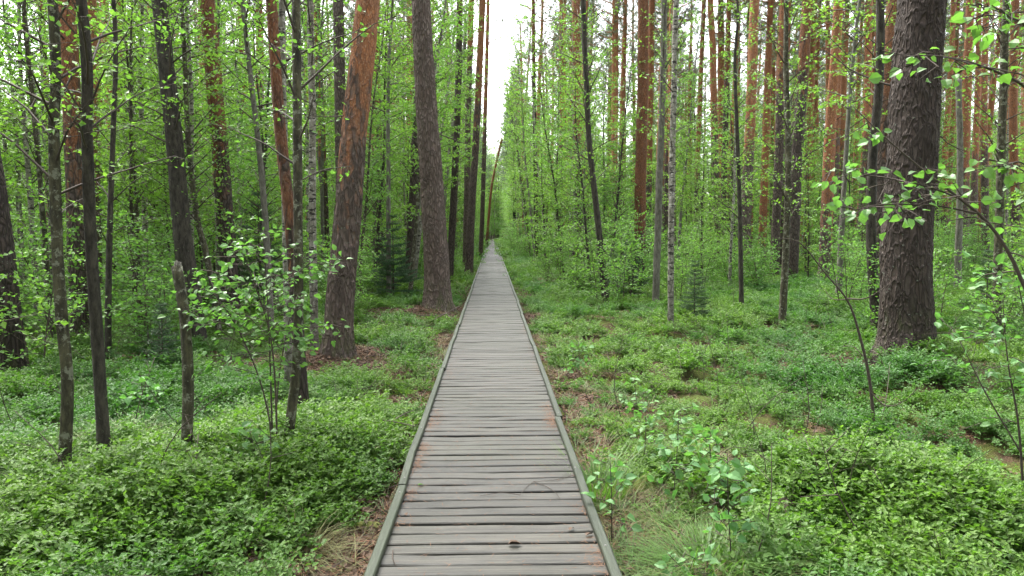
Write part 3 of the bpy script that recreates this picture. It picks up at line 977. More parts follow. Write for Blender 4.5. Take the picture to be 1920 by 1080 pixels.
# ------------------------------------------------------------------ shrubs and branches one can tell apart
def px_plant(name, label, cat, d, stems, spread, nprim, leaf, mat, cb=.3, wood='twig', shape='ovate', tw=.10, base=None, elev=(5, 50), group=None, ls=.06, twl=(.1, .28), taper=.5, asp=.72):
    """stems: list of (pixel polyline, base radius, depth shift)"""
    b = at_depth(*(base or stems[0][0][0]), d)
    b = np.array([b[0], b[1], g1(b[0], b[1])])
    t = thing(name, label, cat, tuple(b), 0, group)
    w, c = Acc(), Acc()
    r = np.random.default_rng(int(abs(b[0]) * 1000) + 3)
    for pts, rad, dd in stems:
        P = np.array([at_depth(a_, b_, d + dd * k / (len(pts) - 1)) for k, (a_, b_) in enumerate(pts)]) - b
        if pts is stems[0][0] or abs(P[0, 2]) < .35:
            P[0, 2] = min(P[0, 2], -.05)
        L = catmull(P, 20)
        R = np.linspace(rad, .002, 20)
        tube(w, L, R, 7, 0)
        if nprim:
            foliage(w, c, L, R, r, cb, spread, nprim, leaf, shape, twig_step=tw, leaf_step=ls, elev=elev, twl=twl, taper=taper, asp=asp)
    obj('stem', w.mesh('stem', M[wood]), t)
    if nprim:
        obj('leaves', c.mesh('leaves', M[mat], False), t)
    return t


px_plant('alder_bush', 'leafy many-stemmed alder bush with broad leaves beside the crooked birch', 'shrub', 5.3, [
    ([(512, 868), (509, 760), (505, 640), (499, 520), (492, 425)], .008, 0),
    ([(520, 860), (516, 720), (505, 620), (480, 540), (455, 470)], .008, -.3),
    ([(524, 864), (495, 740), (462, 650), (430, 590), (395, 545)], .007, -.2),
    ([(518, 868), (520, 740), (538, 620), (560, 540), (572, 480)], .006, .3)], .42, 19, .052, 'alder_leaf', .34, ls=.042)
px_plant('dead_sapling', 'bare arching dead sapling with forked twigs in front of the thick pine', 'sapling', 6.5, [
    ([(1642, 800), (1630, 710), (1612, 630), (1590, 565), (1545, 510), (1500, 455), (1452, 446)], .016, 0),
    ([(1588, 560), (1620, 560), (1650, 545), (1682, 520)], .007, -.3),
    ([(1632, 735), (1660, 760), (1690, 755), (1725, 725)], .007, -.3),
    ([(1621, 670), (1600, 650), (1578, 650)], .005, .2),
    ([(1588, 562), (1560, 560), (1545, 540)], .005, .2)], 0, 0, .05, 'birch_leaf')

# lime sapling with branches reaching in
LD = 3.1
px_plant('lime_sapling', 'young lime with arching branches of bright broad leaves', 'sapling', LD, [
    ([(2030, 1160), (2010, 800), (1990, 450), (1975, 100), (1960, -250)], .020, 0),
    ([(1998, 640), (1935, 565), (1895, 480), (1850, 415), (1790, 365), (1735, 322), (1660, 258), (1600, 200)], .010, .2),
    ([(1800, 372), (1740, 350), (1670, 335), (1600, 325), (1560, 318)], .004, .1),
    ([(1830, 400), (1770, 388), (1700, 383), (1640, 385), (1600, 395)], .004, -.1),
    ([(1980, 240), (1930, 170), (1870, 135), (1800, 112), (1740, 104), (1695, 106)], .007, -.3),
    ([(1980, 180), (1930, 60), (1890, 30), (1860, 10)], .006, -.3),
    ([(1985, 420), (1950, 340), (1915, 305), (1885, 310)], .005, -.2)],
      .15, 11, .046, 'alder_leaf', .22, base=(2030, 1160), elev=(-25, 30), ls=.045, twl=(.06, .16), tw=.09, asp=.85)
px_plant('alder_sapling', 'pale leafy sapling drooping over the bilberry beside the thick pine', 'sapling', 5.0, [
    ([(1925, 930), (1910, 800), (1890, 680), (1880, 560)], .010, 0),
    ([(1915, 850), (1850, 740), (1810, 660), (1790, 620)], .006, .2),
    ([(1935, 800), (1930, 650), (1915, 560), (1900, 500)], .006, -.2)], .36, 11, .065, 'seedling_leaf', .3)

# young plants by the boardwalk
for lab, d, pts, n in (
        ('young broad-leaved seedling among tall grass at the boardwalk rail', 4.35, [(1147, 1010), (1147, 940), (1144, 865)], 7),
        ('upright seedling behind the mossy stump', 5.7, [(1207, 868), (1210, 820), (1211, 768)], 9),
        ('tallest dark-stemmed seedling between stump and grass tussock', 4.9, [(1258, 955), (1268, 870), (1273, 770)], 11),
        ('bushy seedling standing in the big green grass tussock', 3.95, [(1374, 1085), (1366, 960), (1364, 850)], 13),
        ('small pale seedling alone in bilberry close to the boardwalk', 9.6, [(1085, 716), (1086, 685), (1085, 645)], 10),
        ('low seedling beside the small brown grass tuft', 5.3, [(1335, 890), (1332, 850), (1325, 815)], 8),
        ('low leafy seedling hugging the bottom of the grass tussock', 3.75, [(1285, 1105), (1290, 1080), (1300, 1050)], 8),
        ('thin seedling in bilberry past the upright one', 7.4, [(1190, 800), (1193, 760), (1190, 720)], 7),
        ('low seedling in the bilberry behind the broken snag', 6.6, [(275, 800), (270, 760), (262, 700)], 9),
        ('pale seedling in the bilberry near the alder bush foot', 5.0, [(480, 890), (476, 850), (468, 805)], 8)):
    px_plant('seedling', lab, 'seedling', d, [(pts, .004, 0)], .12 * (1 + .05 * d), int(n * 1.4), .064, 'seedling_leaf', .25, elev=(0, 50), ls=.05, tw=.06, twl=(.05, .12), asp=.8)


# ------------------------------------------------------------------ spruces
def spruce_mesh(seed, H):
    r = np.random.default_rng(seed)
    w, c = Acc(), Acc()
    tube(w, np.array([[0, 0, -.1], [0, 0, H * .5], [0, 0, H]]), [.012 * H, .007 * H, .002], 7)
    z = .12 * H
    PP, DD = [], []
    while z < H * .97:
        k = r.integers(5, 8)
        L0 = .42 * H * (1 - z / H) ** .85 * .8 + .03
        a0 = r.uniform(0, 6.28)
        for b in range(k):
            az = a0 + 6.283 * b / k + r.normal(0, .2)
            el = math.radians(r.uniform(-12, 18) + 25 * z / H)
            L = L0 * r.uniform(.7, 1.1)
            d = np.array([math.cos(az) * math.cos(el), math.sin(az) * math.cos(el), math.sin(el)])
            tube(w, np.array([[0, 0, z], d * L + [0, 0, z]]), [.006, .002], 4, cap=False)
            sd = nrm(np.cross(d, [0, 0, 1.0]))
            for q in range(max(3, int(L / .055))):
                u_ = .15 + .85 * (q + r.random()) / max(3, int(L / .055))
                p = d * L * u_ + [0, 0, z]
                for sg in (-1, 1):
                    td = nrm(d * .8 + sd * sg * r.uniform(.5, 1))
                    tl = .42 * L * (1.1 - u_) + .03
                    m = max(3, int(tl / .012))
                    tt = np.linspace(0, 1, m)[:, None]
                    PP.append(p + td * tl * tt - np.array([0, 0, .1 * tl]) * tt); DD.append(np.tile(td, (m, 1)))
        z += r.uniform(.055, .085) * H
    PP = np.concatenate(PP); DD = np.concatenate(DD)
    if len(PP) > 14000:
        s = r.choice(len(PP), 14000, False); PP, DD = PP[s], DD[s]
    PP = np.repeat(PP, 2, 0); DD = np.repeat(DD, 2, 0)
    d = nrm(DD * .6 + r.normal(0, .6, DD.shape))
    leaves(c, PP, d, r.normal(0, 1, PP.shape), .028 + .008 * H, .005 + .002 * H, 'needle')
    return w.mesh('trunk', M['twig']), c.mesh('crown', M['spruce_needle'], False)


SPR = [spruce_mesh(40 + k, h) for k, h in enumerate((1.0, 1.7, 2.6))]
for lab, px, py, d, v_, s in (
        ('small dark spruce at the foot of the white birch', 1302, 575, 14.5, 1, .75),
        ('bushy dark spruce at the foot of the straight dark red pine', 1180, 545, 20, 2, .75),
        ('low dark spruce beside the dark forked sapling', 1150, 540, 21, 1, .9),
        ('tiny spruce in the bilberry behind the broken snag', 306, 690, 9.2, 0, .85),
        ('dark spruce crowded behind the stout grey plated pine', 738, 560, 20, 2, .95),
        ('dark spruce behind the leafy alder bush', 488, 540, 15, 2, 1.1),
        ('low spreading spruce beyond the thick lichen-flecked pine', 1850, 560, 15, 1, .9)):
    p = at_depth(px, py, d)
    t = thing('spruce_sapling', lab, 'tree', (p[0], p[1], g1(p[0], p[1])), random.random() * 6, None, s)
    obj('trunk', SPR[v_][0], t); obj('crown', SPR[v_][1], t)


# ------------------------------------------------------------------ grass tussocks
def tussock(name, label, px, py, n, L, rad, mat, upright=.6, z=.05, w=.005):
    p = at_plane(px, py, z)
    b = np.array([p[0], p[1], g1(p[0], p[1])])
    r = np.random.default_rng(int(px))
    a = Acc()
    az = r.uniform(0, 6.283, n); rr = rad * np.sqrt(r.random(n))
    pos = np.stack([rr * np.cos(az), rr * np.sin(az), np.full(n, -.03)], 1)
    out = np.stack([np.cos(az + r.normal(0, .6, n)), np.sin(az + r.normal(0, .6, n)), np.zeros(n)], 1)
    d = nrm(out * (1 - upright) * r.uniform(.3, 1.4, n)[:, None] + np.array([0, 0, upright]))
    leaves(a, pos, d, nrm(np.array([0, 0, 1.0]) - out * .8), L * r.uniform(.5, 1.15, n), w, 'blade')
    o = obj(name, a.mesh(name, [M[mat]], False), None, tuple(b))
    return tag(o, label, 'grass')


tussock('grass_tussock', 'big drooping green grass tussock with dead leaves caught in it', 1330, 1070, 800, .42, .15, 'grass', .42, w=.0065)
tussock('grass_tussock', 'drooping straw-coloured grass tussock on the moss by the boardwalk', 560, 1035, 600, .32, .09, 'dry_grass', .45, w=.006)
tussock('grass_tussock', 'tall upright bright grass clump against the boardwalk rail', 1125, 925, 240, .44, .16, 'grass', .80, w=.006)
tussock('grass_tussock', 'small brown grass tuft behind the tallest seedling', 1320, 850, 600, .30, .10, 'dry_grass', .45)
tussock('grass_tussock', 'pale grass tussock between the thin dark stem and the broken snag', 232, 845, 900, .38, .14, 'dry_grass', .45)
tussock('grass_tussock', 'small reddish dry tuft under the small pale seedling', 1088, 722, 260, .22, .08, 'dry_grass', .4)
tussock('grass_tussock', 'grassy tuft between the seedlings near the big tussock', 1275, 985, 700, .28, .10, 'grass', .45)
tussock('grass_tussock', 'sparse dry tuft behind the mossy stump', 1230, 850, 300, .24, .08, 'dry_grass', .45)
tussock('grass_tussock', 'green grass clump in bilberry before the mossy crooked stem', 90, 945, 500, .34, .10, 'grass', .5)


# ------------------------------------------------------------------ stump, mounds
def blob(name, label, cat, px, py, size, mat, seed, z=.05, kind=None, hgt=1.0):
    r = np.random.default_rng(seed)
    p = at_plane(px, py, z)
    b = np.array([p[0], p[1], g1(p[0], p[1])])
    nu_, nv_ = 28, 14
    ph = r.uniform(0, 6.28, 9)
    th = np.linspace(0, 6.283, nu_, endpoint=False)[None, :]; t = np.linspace(0, 1, nv_)[:, None]
    rr = size * (1 - .72 * t ** 2.2) * (1 + .16 * np.sin(3 * th + ph[0]) + .12 * np.sin(5 * th + ph[1] + 3 * t) + .07 * np.sin(9 * th + ph[2]))
    zz = size * hgt * (t ** .8) * (1 + .22 * np.sin(2 * th + ph[3]) + .1 * np.sin(7 * th + ph[4])) - .05
    V = np.stack([rr * np.cos(th), rr * np.sin(th), zz * np.ones_like(th)], -1).reshape(-1, 3)
    i_ = np.arange(nv_ - 1)[:, None] * nu_; j_ = np.arange(nu_)[None, :]
    Q = np.stack([i_ + j_, i_ + (j_ + 1) % nu_, i_ + nu_ + (j_ + 1) % nu_, i_ + nu_ + j_], -1).reshape(-1, 4)
    V = np.vstack([V, [[0, 0, size * hgt * .9]]])
    e = (nv_ - 1) * nu_
    T = [(e + q, e + (q + 1) % nu_, len(V) - 1) for q in range(nu_)]
    a = Acc(); a.add(V, Q, T)
    o = obj(name, a.mesh(name, M[mat]), None, tuple(b))
    return tag(o, label, cat)


blob('tree_stump', 'small rotten stump capped with green moss near the boardwalk', 'stump', 1213, 905, .12, 'moss', 1, hgt=1.1)
blob('tree_stump', 'crumbling dark stump under the lush bilberry mound', 'stump', 1478, 975, .17, 'rot', 2, hgt=1.3)
blob('tree_stump', 'broken brown stump at the edge of the bilberry by the pale grass', 'stump', 30, 1015, .13, 'rot', 3, hgt=1.7)
blob('moss_cushion', 'yellow-green moss cushion beside the straw-coloured tussock', 'moss', 660, 985, .20, 'moss', 4, hgt=.45)
blob('moss_cushion', 'flat moss cushion at the boardwalk edge below the bilberry mound', 'moss', 625, 1060, .22, 'moss', 5, hgt=.3)
blob('tree_stump', 'little grey stump in bilberry before the leaning orange-topped pine', 'stump', 713, 645, .07, 'rot', 6, hgt=1.8)

# ------------------------------------------------------------------ fallen things on the deck
def fallen_leaf(label, px, py, s, rz, mat='leaf_litter', group=None):
    p = at_plane(px, py, DECK + .004)
    a = Acc()
    leaves(a, [[0, 0, 0]], [[1, 0, .15]], [[0, .2, 1]], s, s * .6, 'ovate', fold=.2)
    o = obj('fallen_leaf', a.mesh('fallen_leaf', M[mat]), None, (p[0], p[1], DECK + .008), (0, 0, rz))
    return tag(o, label, 'leaf', group)


fallen_leaf('curled pinkish brown leaf lying mid-deck on the planks', 952, 1022, .075, .1)
fallen_leaf('small rust leaf lying near the rail by the grass tussock', 1098, 1006, .05, .6)
fallen_leaf('fresh pale green leaf lying near the rail by the moss', 783, 911, .04, .3, 'grass')
fallen_leaf('tan leaf scrap lying in the plank joint by the seedlings', 1068, 996, .045, 1.0)
fallen_leaf('tiny brown leaf against the rail beyond the moss cushion', 763, 968, .04, 2.0)
a = Acc()
for pts in ([(1092, 886), (1045, 899), (1000, 903)], [(1000, 903), (985, 915), (975, 928)], [(1000, 903), (1020, 910), (1040, 922), (1050, 935)], [(975, 928), (940, 924), (900, 930)]):
    P = catmull([at_plane(x, y_, DECK + .008) for x, y_ in pts], 8)
    tube(a, P, np.linspace(.0022, .0012, 8), 5)
c = at_plane(1000, 903, DECK)
for v_ in a.v: v_ -= c
tag(obj('fallen_twig', a.mesh('fallen_twig', M['twig']), None, tuple(c)), 'thin forked dark twig lying across the planks', 'twig')
a = Acc()
P = catmull([at_plane(x, y_, DECK + .007) for x, y_ in ((737, 1032), (736, 1046), (742, 1060))], 6)
c = P[0].copy(); tube(a, P - c, np.linspace(.004, .002, 6), 5)
tag(obj('fallen_twig', a.mesh('fallen_twig', M['twig']), None, tuple(c)), 'short dark twig lying beside the rail near the moss', 'twig')
a = Acc()
for pts in ([(845, 588), (800, 592), (760, 590)], [(860, 575), (830, 590), (812, 600)], [(850, 600), (835, 585), (838, 570)]):
    tube(a, catmull([at_plane(x, y_, .22) for x, y_ in pts], 8), np.linspace(.012, .005, 8), 5)
c = at_plane(835, 590, .2)
for v_ in a.v: v_ -= c
tag(obj('fallen_branch', a.mesh('fallen_branch', M['twig']), None, tuple(c)), 'grey dead sticks on the brown needle mound beside the boardwalk', 'branch')
a = Acc()
for pts in ([(690, 785), (735, 790), (780, 800)], [(735, 790), (760, 775), (775, 770)]):
    tube(a, catmull([at_plane(x, y_, .32) for x, y_ in pts], 8), np.linspace(.006, .003, 8), 5)
c = at_plane(735, 790, .3)
for v_ in a.v: v_ -= c
tag(obj('fallen_branch', a.mesh('fallen_branch', M['twig']), None, tuple(c)), 'thin dark stick poking out of the bilberry toward the rail', 'branch')

# pine needles blown against the rails
r = np.random.default_rng(21)
P = []
for px, py, n, s in ((778, 868, 260, .10), (790, 842, 200, .08), (806, 800, 200, .10), (815, 780, 140, .1), (1036, 790, 420, .13), (1030, 770, 200, .12), (757, 928, 150, .05), (1128, 1050, 180, .07),
                     (1096, 955, 60, .05), (742, 985, 60, .05), (1008, 690, 160, .2), (985, 620, 200, .4), (965, 560, 220, .8), (840, 700, 90, .2), (870, 600, 120, .5), (955, 520, 200, 1.6), (1000, 660, 150, .3)):
    c = at_plane(px, py, DECK)
    n = int(n * .6); q = np.stack([c[0] - np.sign(c[0]) * np.abs(r.normal(0, .045, n)) + np.sign(c[0]) * .02, r.normal(c[1], s * 1.3, n), np.zeros(n)], 1)
    P.append(q)
n = 1700
P.append(np.stack([r.uniform(-.54, .54, n), 1.5 + 18 * r.random(n) ** 1.6, np.zeros(n)], 1))
P = np.concatenate(P)
P = P[np.abs(P[:, 0]) < .535]
P[:, 2] = DECK + .0035 + r.random(len(P)) * .006
az = r.uniform(0, 6.283, len(P))
a = Acc()
leaves(a, P, np.stack([np.cos(az), np.sin(az), r.normal(0, .08, len(P))], 1), np.tile([0, 0, 1.0], (len(P), 1)), r.uniform(.03, .06, len(P)), .0030, 'needle')
tag(obj('pine_needles', a.mesh('pine_needles', M['needle_litter'], False)), 'rust-coloured pine needles scattered along the boardwalk edges', 'needles', kind='stuff')


# ------------------------------------------------------------------ scattered masses (geometry nodes)
def scatter(name, pts, rots, scales, picks, protos, label, cat):
    coll = bpy.data.collections.new(name + '_kinds')
    for k, me in enumerate(protos):
        o = bpy.data.objects.new('%s_kind_%02d' % (name, k), me)
        coll.objects.link(o)
    me = bpy.data.meshes.new(name)
    n = len(pts)
    me.vertices.add(n); me.vertices.foreach_set('co', np.asarray(pts, np.float32).ravel())
    at = me.attributes.new('rot', 'FLOAT_VECTOR', 'POINT'); at.data.foreach_set('vector', np.asarray(rots, np.float32).ravel())
    at = me.attributes.new('size', 'FLOAT', 'POINT'); at.data.foreach_set('value', np.asarray(scales, np.float32))
    at = me.attributes.new('pick', 'INT', 'POINT'); at.data.foreach_set('value', np.asarray(picks, np.int32))
    o = obj(name, me)
    ng = bpy.data.node_groups.new(name, 'GeometryNodeTree')
    ng.interface.new_socket('Geometry', in_out='INPUT', socket_type='NodeSocketGeometry')
    ng.interface.new_socket('Geometry', in_out='OUTPUT', socket_type='NodeSocketGeometry')
    gi = ng.nodes.new('NodeGroupInput'); go = ng.nodes.new('NodeGroupOutput')
    ip = ng.nodes.new('GeometryNodeInstanceOnPoints')
    ci = ng.nodes.new('GeometryNodeCollectionInfo')
    ci.inputs['Collection'].default_value = coll
    ci.inputs['Separate Children'].default_value = True
    ci.inputs['Reset Children'].default_value = True

    def na(nm, ty):
        x = ng.nodes.new('GeometryNodeInputNamedAttribute'); x.data_type = ty
        x.inputs['Name'].default_value = nm
        return x.outputs['Attribute']
    L = ng.links.new
    L(gi.outputs[0], ip.inputs['Points']); L(ci.outputs[0], ip.inputs['Instance'])
    ip.inputs['Pick Instance'].default_value = True
    L(na('pick', 'INT'), ip.inputs['Instance Index'])
    er = ng.nodes.new('FunctionNodeEulerToRotation')
    L(na('rot', 'FLOAT_VECTOR'), er.inputs[0]); L(er.outputs[0], ip.inputs['Rotation'])
    L(na('size', 'FLOAT'), ip.inputs['Scale'])
    L(ip.outputs[0], go.inputs[0])
    md = o.modifiers.new('scatter', 'NODES'); md.node_group = ng
    return tag(o, label, cat, kind='stuff')


def bilberry_mesh(seed, nstem=26, rad=.20, H=.27, leaf=.034):
    r = np.random.default_rng(seed)
    a = Acc(); LP, LD = [], []
    for s in range(nstem):
        az = r.uniform(0, 6.28); rr = rad * math.sqrt(r.random())
        p = np.array([rr * math.cos(az), rr * math.sin(az), -.03])
        h = H * r.uniform(.55, 1.1) * (1 - .35 * (rr / rad) ** 2)
        tip = p + [r.normal(0, .05) + .12 * p[0], r.normal(0, .05) + .12 * p[1], h]
        leaves(a, [p], [tip - p], [r.normal(0, 1, 3)], np.linalg.norm(tip - p), .004, 'needle', 1)
        for q in range(r.integers(4, 7)):
            t = r.uniform(.40, 1.0)
            b = p + (tip - p) * t
            az2 = r.uniform(0, 6.28); el = r.uniform(.15, .95)
            d = np.array([math.cos(az2) * math.cos(el), math.sin(az2) * math.cos(el), math.sin(el)])
            l = r.uniform(.06, .13)
            leaves(a, [b], [d], [r.normal(0, 1, 3)], l, .003, 'needle', 1)
            m = r.integers(5, 9)
            w = np.linspace(.15, 1, m)[:, None]
            sd = nrm(np.cross(d, [0, 0, 1.0]))
            LP.append(b + d * l * w); LD.append(d * .6 + sd * ((-1.0) ** np.arange(m))[:, None])
    LP = np.concatenate(LP); LD = np.concatenate(LD); n = len(LP)
    d = nrm(LD + r.normal(0, .35, (n, 3)))
    up = nrm(np.array([0, 0, 1.0]) + r.normal(0, .38, (n, 3)))
    ln = leaf * r.uniform(.7, 1.25, n)
    leaves(a, LP, d, up, ln, ln * .62, 'kite', 0, fold=.10)
    return a.mesh('bilberry', [M['bilberry_leaf'], M['bstem']], False)


BIL = [bilberry_mesh(200 + k, nstem=13 + 3 * (k % 4), H=.21 + .05 * (k % 3)) for k in range(10)]
BARE = []


def bare_px(px, py, r_):
    p = at_plane(px, py, .05)
    BARE.append((p[0], p[1], r_))


for q in ((690, 1010, .42), (640, 1040, .36), (585, 1050, .34), (655, 985, .3), (720, 960, .18), (735, 900, .12), (1175, 985, .36), (1195, 1060, .30), (1130, 960, .20), (1230, 930, .22), (1300, 1010, .28), (1330, 1070, .32), (1215, 905, .2),
          (1440, 985, .22), (1480, 960, .22), (600, 672, .8), (640, 690, .7), (690, 668, .4), (800, 592, 1.5), (840, 590, .9), (760, 595, .8), (1150, 870, .25), (1085, 770, .18), (1600, 690, .3), (1640, 740, .22),  (60, 1010, .2), (430, 690, .6), (1060, 800, .15), 
          (870, 540, .5), (885, 520, .8), (1100, 730, .3), (120, 885, .30), (196, 868, .28), (350, 868, .28), (525, 885, .30), (1050, 530, .6)):
    bare_px(*q)


BARE += [(-1.0, 3.2, .6), (-1.2, 3.9, .55), (-1.65, 4.0, .42), (1.0, 3.1, .5), (1.05, 4.2, .42), (1.4, 3.6, .4)]


def bilberry_points(y0, y1, step_, smin, smax, half):
    ys = np.arange(y0, y1, step_); xs = np.arange(-half, half, step_)
    X, Y = np.meshgrid(xs, ys); X = X.ravel() + rng.uniform(-.5, .5, X.size) * step_; Y = Y.ravel() + rng.uniform(-.5, .5, Y.size) * step_
    lim = .74 * Y + 2.0
    k = (np.abs(X) < lim) & (np.abs(X) > .72 + .12 * np.abs(wave(Y, Y * .3, 8, 14)))
    X, Y = X[k], Y[k]
    c = wave(X * 1.3 + 3.1, Y * 1.3 - 7.7, 4, 20)
    p = np.clip(1.0 + .34 * c, .45, 1)
    p = p * (.45 + .55 * (np.sin(3.7 * X + 1.9 * np.sin(2.3 * Y)) * np.sin(3.1 * Y + 1.7 * np.sin(1.9 * X)) > -.38))
    p = np.where(np.abs(X) < 1.0, p * .85, p)
    for bx, by, br in BARE:
        dd = ((X - bx) ** 2 + (Y - by) ** 2) / (br * br)
        p = p * (1 - .93 * np.exp(-dd ** 2))
    hh = np.clip(hum(X, Y) / .075, 0, 1)
    hh = np.where(Y > 16, .8, hh)
    p = p * (np.where(Y > 5.5, .66, .42) + np.where(Y > 5.5, .34, .58) * hh)
    k = rng.random(len(X)) < p
    X, Y, p, hh = X[k], Y[k], p[k], hh[k]
    s = (smin + (smax - smin) * rng.random(len(X)) ** 1.3) * (.60 + .28 * p + .22 * hh) * (1 + .16 * np.sin(2.9 * X + 1.7 * Y) * np.sin(2.1 * Y - 1.3 * X))
    return np.stack([X, Y, gz(X, Y) - .01], 1), s


B1, s1 = bilberry_points(1.6, 9, .135, .75, 1.15, 9)
B2, s2 = bilberry_points(9, 20, .22, .9, 1.35, 17)
B3, s3 = bilberry_points(20, 42, .42, 1.3, 1.9, 34)
B4, s4 = bilberry_points(42, 110, 1.1, 2.4, 3.6, 70)
BP = np.concatenate([B1, B2, B3, B4]); BS = np.concatenate([s1, s2, s3, s4])
# lush extra growth on the mounds
ex = []
for (px, py, n, sp_) in ((1560, 900, 70, .28), (1690, 920, 60, .34), (660, 850, 80, .30), (640, 800, 50, .3), (400, 930, 90, .5), (1620, 980, 80, .4), (250, 960, 80, .5)):
    c = at_plane(px, py, .2)
    ex.append(np.stack([rng.normal(c[0], sp_, n), rng.normal(c[1], sp_, n)], 1))
ex = np.concatenate(ex); ex = ex[np.abs(ex[:, 0]) > .95]
BP = np.concatenate([BP, np.stack([ex[:, 0], ex[:, 1], gz(ex[:, 0], ex[:, 1])], 1)]); BS = np.concatenate([BS, rng.uniform(.85, 1.2, len(ex))])
n = len(BP)
R = np.stack([rng.normal(0, .16, n), rng.normal(0, .16, n), rng.uniform(0, 6.283, n)], 1)
scatter('bilberry_cover', BP, R, BS, rng.integers(0, 10, n), BIL, 'low bright green bilberry carpet covering the forest floor', 'ground cover')

# litter of brown leaves and needles on the bare ground
LIT = []
for k in range(4):
    r = np.random.default_rng(300 + k)
    a = Acc()
    m = 26
    az = r.uniform(0, 6.28, m); pp = np.stack([r.normal(0, .08, m), r.normal(0, .08, m), r.uniform(.004, .03, m)], 1)
    leaves(a, pp, np.stack([np.cos(az), np.sin(az), r.normal(0, .25, m)], 1), nrm(np.array([0, 0, 1.0]) + r.normal(0, .35, (m, 3))), r.uniform(.025, .05, m), r.uniform(.015, .03, m), 'kite', 0)
    m = 60
    az = r.uniform(0, 6.28, m); pp = np.stack([r.normal(0, .09, m), r.normal(0, .09, m), r.uniform(.004, .03, m)], 1)
    leaves(a, pp, np.stack([np.cos(az), np.sin(az), r.normal(0, .2, m)], 1), np.tile([0, 0, 1.0], (m, 1)), r.uniform(.04, .08, m), .004, 'needle', 1)
    for q in range(2):
        p0 = np.array([r.normal(0, .08), r.normal(0, .08), .01]); e = p0 + [r.normal(0, .12), r.normal(0, .12), r.uniform(0, .04)]
        tube(a, np.array([p0, (p0 + e) / 2 + r.normal(0, .01, 3), e]), [.004, .003, .002], 4, 2)
    LIT.append(a.mesh('litter', [M['leaf_litter'], M['needle_litter'], M['twig']], False))
pts = []
for bx, by, br in BARE:
    m = int(36 * br * br / .12) + 6
    m = min(m, 420)
    pts.append(np.stack([rng.normal(bx, br * .6, m), rng.normal(by, br * .6, m)], 1))
m = 900
pts.append(np.stack([rng.uniform(.66, 1.1, m) * rng.choice([-1, 1], m), 1.5 + 22 * rng.random(m) ** 1.5], 1))
m = 500
yy = 2 + 16 * rng.random(m); pts.append(np.stack([rng.uniform(-1, 1, m) * .7 * yy, yy], 1))
pts = np.concatenate(pts); pts = pts[np.abs(pts[:, 0]) > .63]
n = len(pts)
scatter('leaf_litter', np.stack([pts[:, 0], pts[:, 1], gz(pts[:, 0], pts[:, 1])], 1), np.stack([np.zeros(n), np.zeros(n), rng.uniform(0, 6.283, n)], 1), rng.uniform(.7, 1.5, n), rng.integers(0, 4, n), LIT, 'brown fallen leaves and needles on the bare ground', 'leaf litter')

# thin grass wisps along the boardwalk and in the bilberry
WIS = []
for k in range(4):
    r = np.random.default_rng(330 + k)
    a = Acc(); m = 22
    az = r.uniform(0, 6.28, m); out = np.stack([np.cos(az), np.sin(az), np.zeros(m)], 1)
    leaves(a, out * r.uniform(0, .05, m)[:, None], nrm(out * .55 + [0, 0, .8]), nrm(np.array([0, 0, 1.0]) - out * .8), r.uniform(.12, .30, m), .004, 'blade')
    WIS.append(a.mesh('wisp', [M['grass'] if k % 2 else M['dry_grass']], False))
m = 420
p1 = np.stack([rng.uniform(.68, 1.5, m) * rng.choice([-1, 1], m), 1.6 + 26 * rng.random(m) ** 1.4], 1)
m = 500
yy = 2.5 + 22 * rng.random(m); p2 = np.stack([rng.uniform(-1, 1, m) * .7 * yy, yy], 1)
m = 160
c = at_plane(1200, 990, .05); p3 = np.stack([rng.normal(c[0], .35, m), rng.normal(c[1], .7, m)], 1)
pts = np.concatenate([p1, p2, p3]); pts = pts[np.abs(pts[:, 0]) > .66]; n = len(pts)
scatter('grass', np.stack([pts[:, 0], pts[:, 1], gz(pts[:, 0], pts[:, 1])], 1), np.stack([np.zeros(n), np.zeros(n), rng.uniform(0, 6.283, n)], 1), rng.uniform(.6, 1.2, n), rng.integers(0, 4, n), WIS, 'thin grass blades among the bilberry and along the rails', 'grass')

# bare dead stems poking out of the bilberry
STK = []
for k in range(5):
    r = np.random.default_rng(360 + k)
    a = Acc(); l = r.uniform(.35, .7)
    P = catmull([[0, 0, -.05], [r.normal(0, .05), r.normal(0, .05), l * .5], [r.normal(0, .16), r.normal(0, .16), l]], 8)
    tube(a, P, np.linspace(.0045, .0018, 8), 5)
    for q in range(3):
        i = r.integers(3, 7); e = P[i] + [r.normal(0, .09), r.normal(0, .09), r.uniform(.02, .1)]
        tube(a, np.array([P[i], e]), [.0022, .001], 4)
    STK.append(a.mesh('dead_stem', M['twig']))
m = 330
yy = 3.2 + 14 * rng.random(m) ** .8; pts = np.stack([rng.uniform(-1, 1, m) * .7 * yy, yy], 1)
pts = pts[np.abs(pts[:, 0]) > .95]; n = len(pts)
scatter('dead_stems', np.stack([pts[:, 0], pts[:, 1], gz(pts[:, 0], pts[:, 1])], 1), np.stack([rng.normal(0, .35, n), rng.normal(0, .35, n), rng.uniform(0, 6.283, n)], 1), rng.uniform(.6, 1.2, n), rng.integers(0, 5, n), STK, 'thin dead brown stems poking out of the bilberry', 'dead stems')

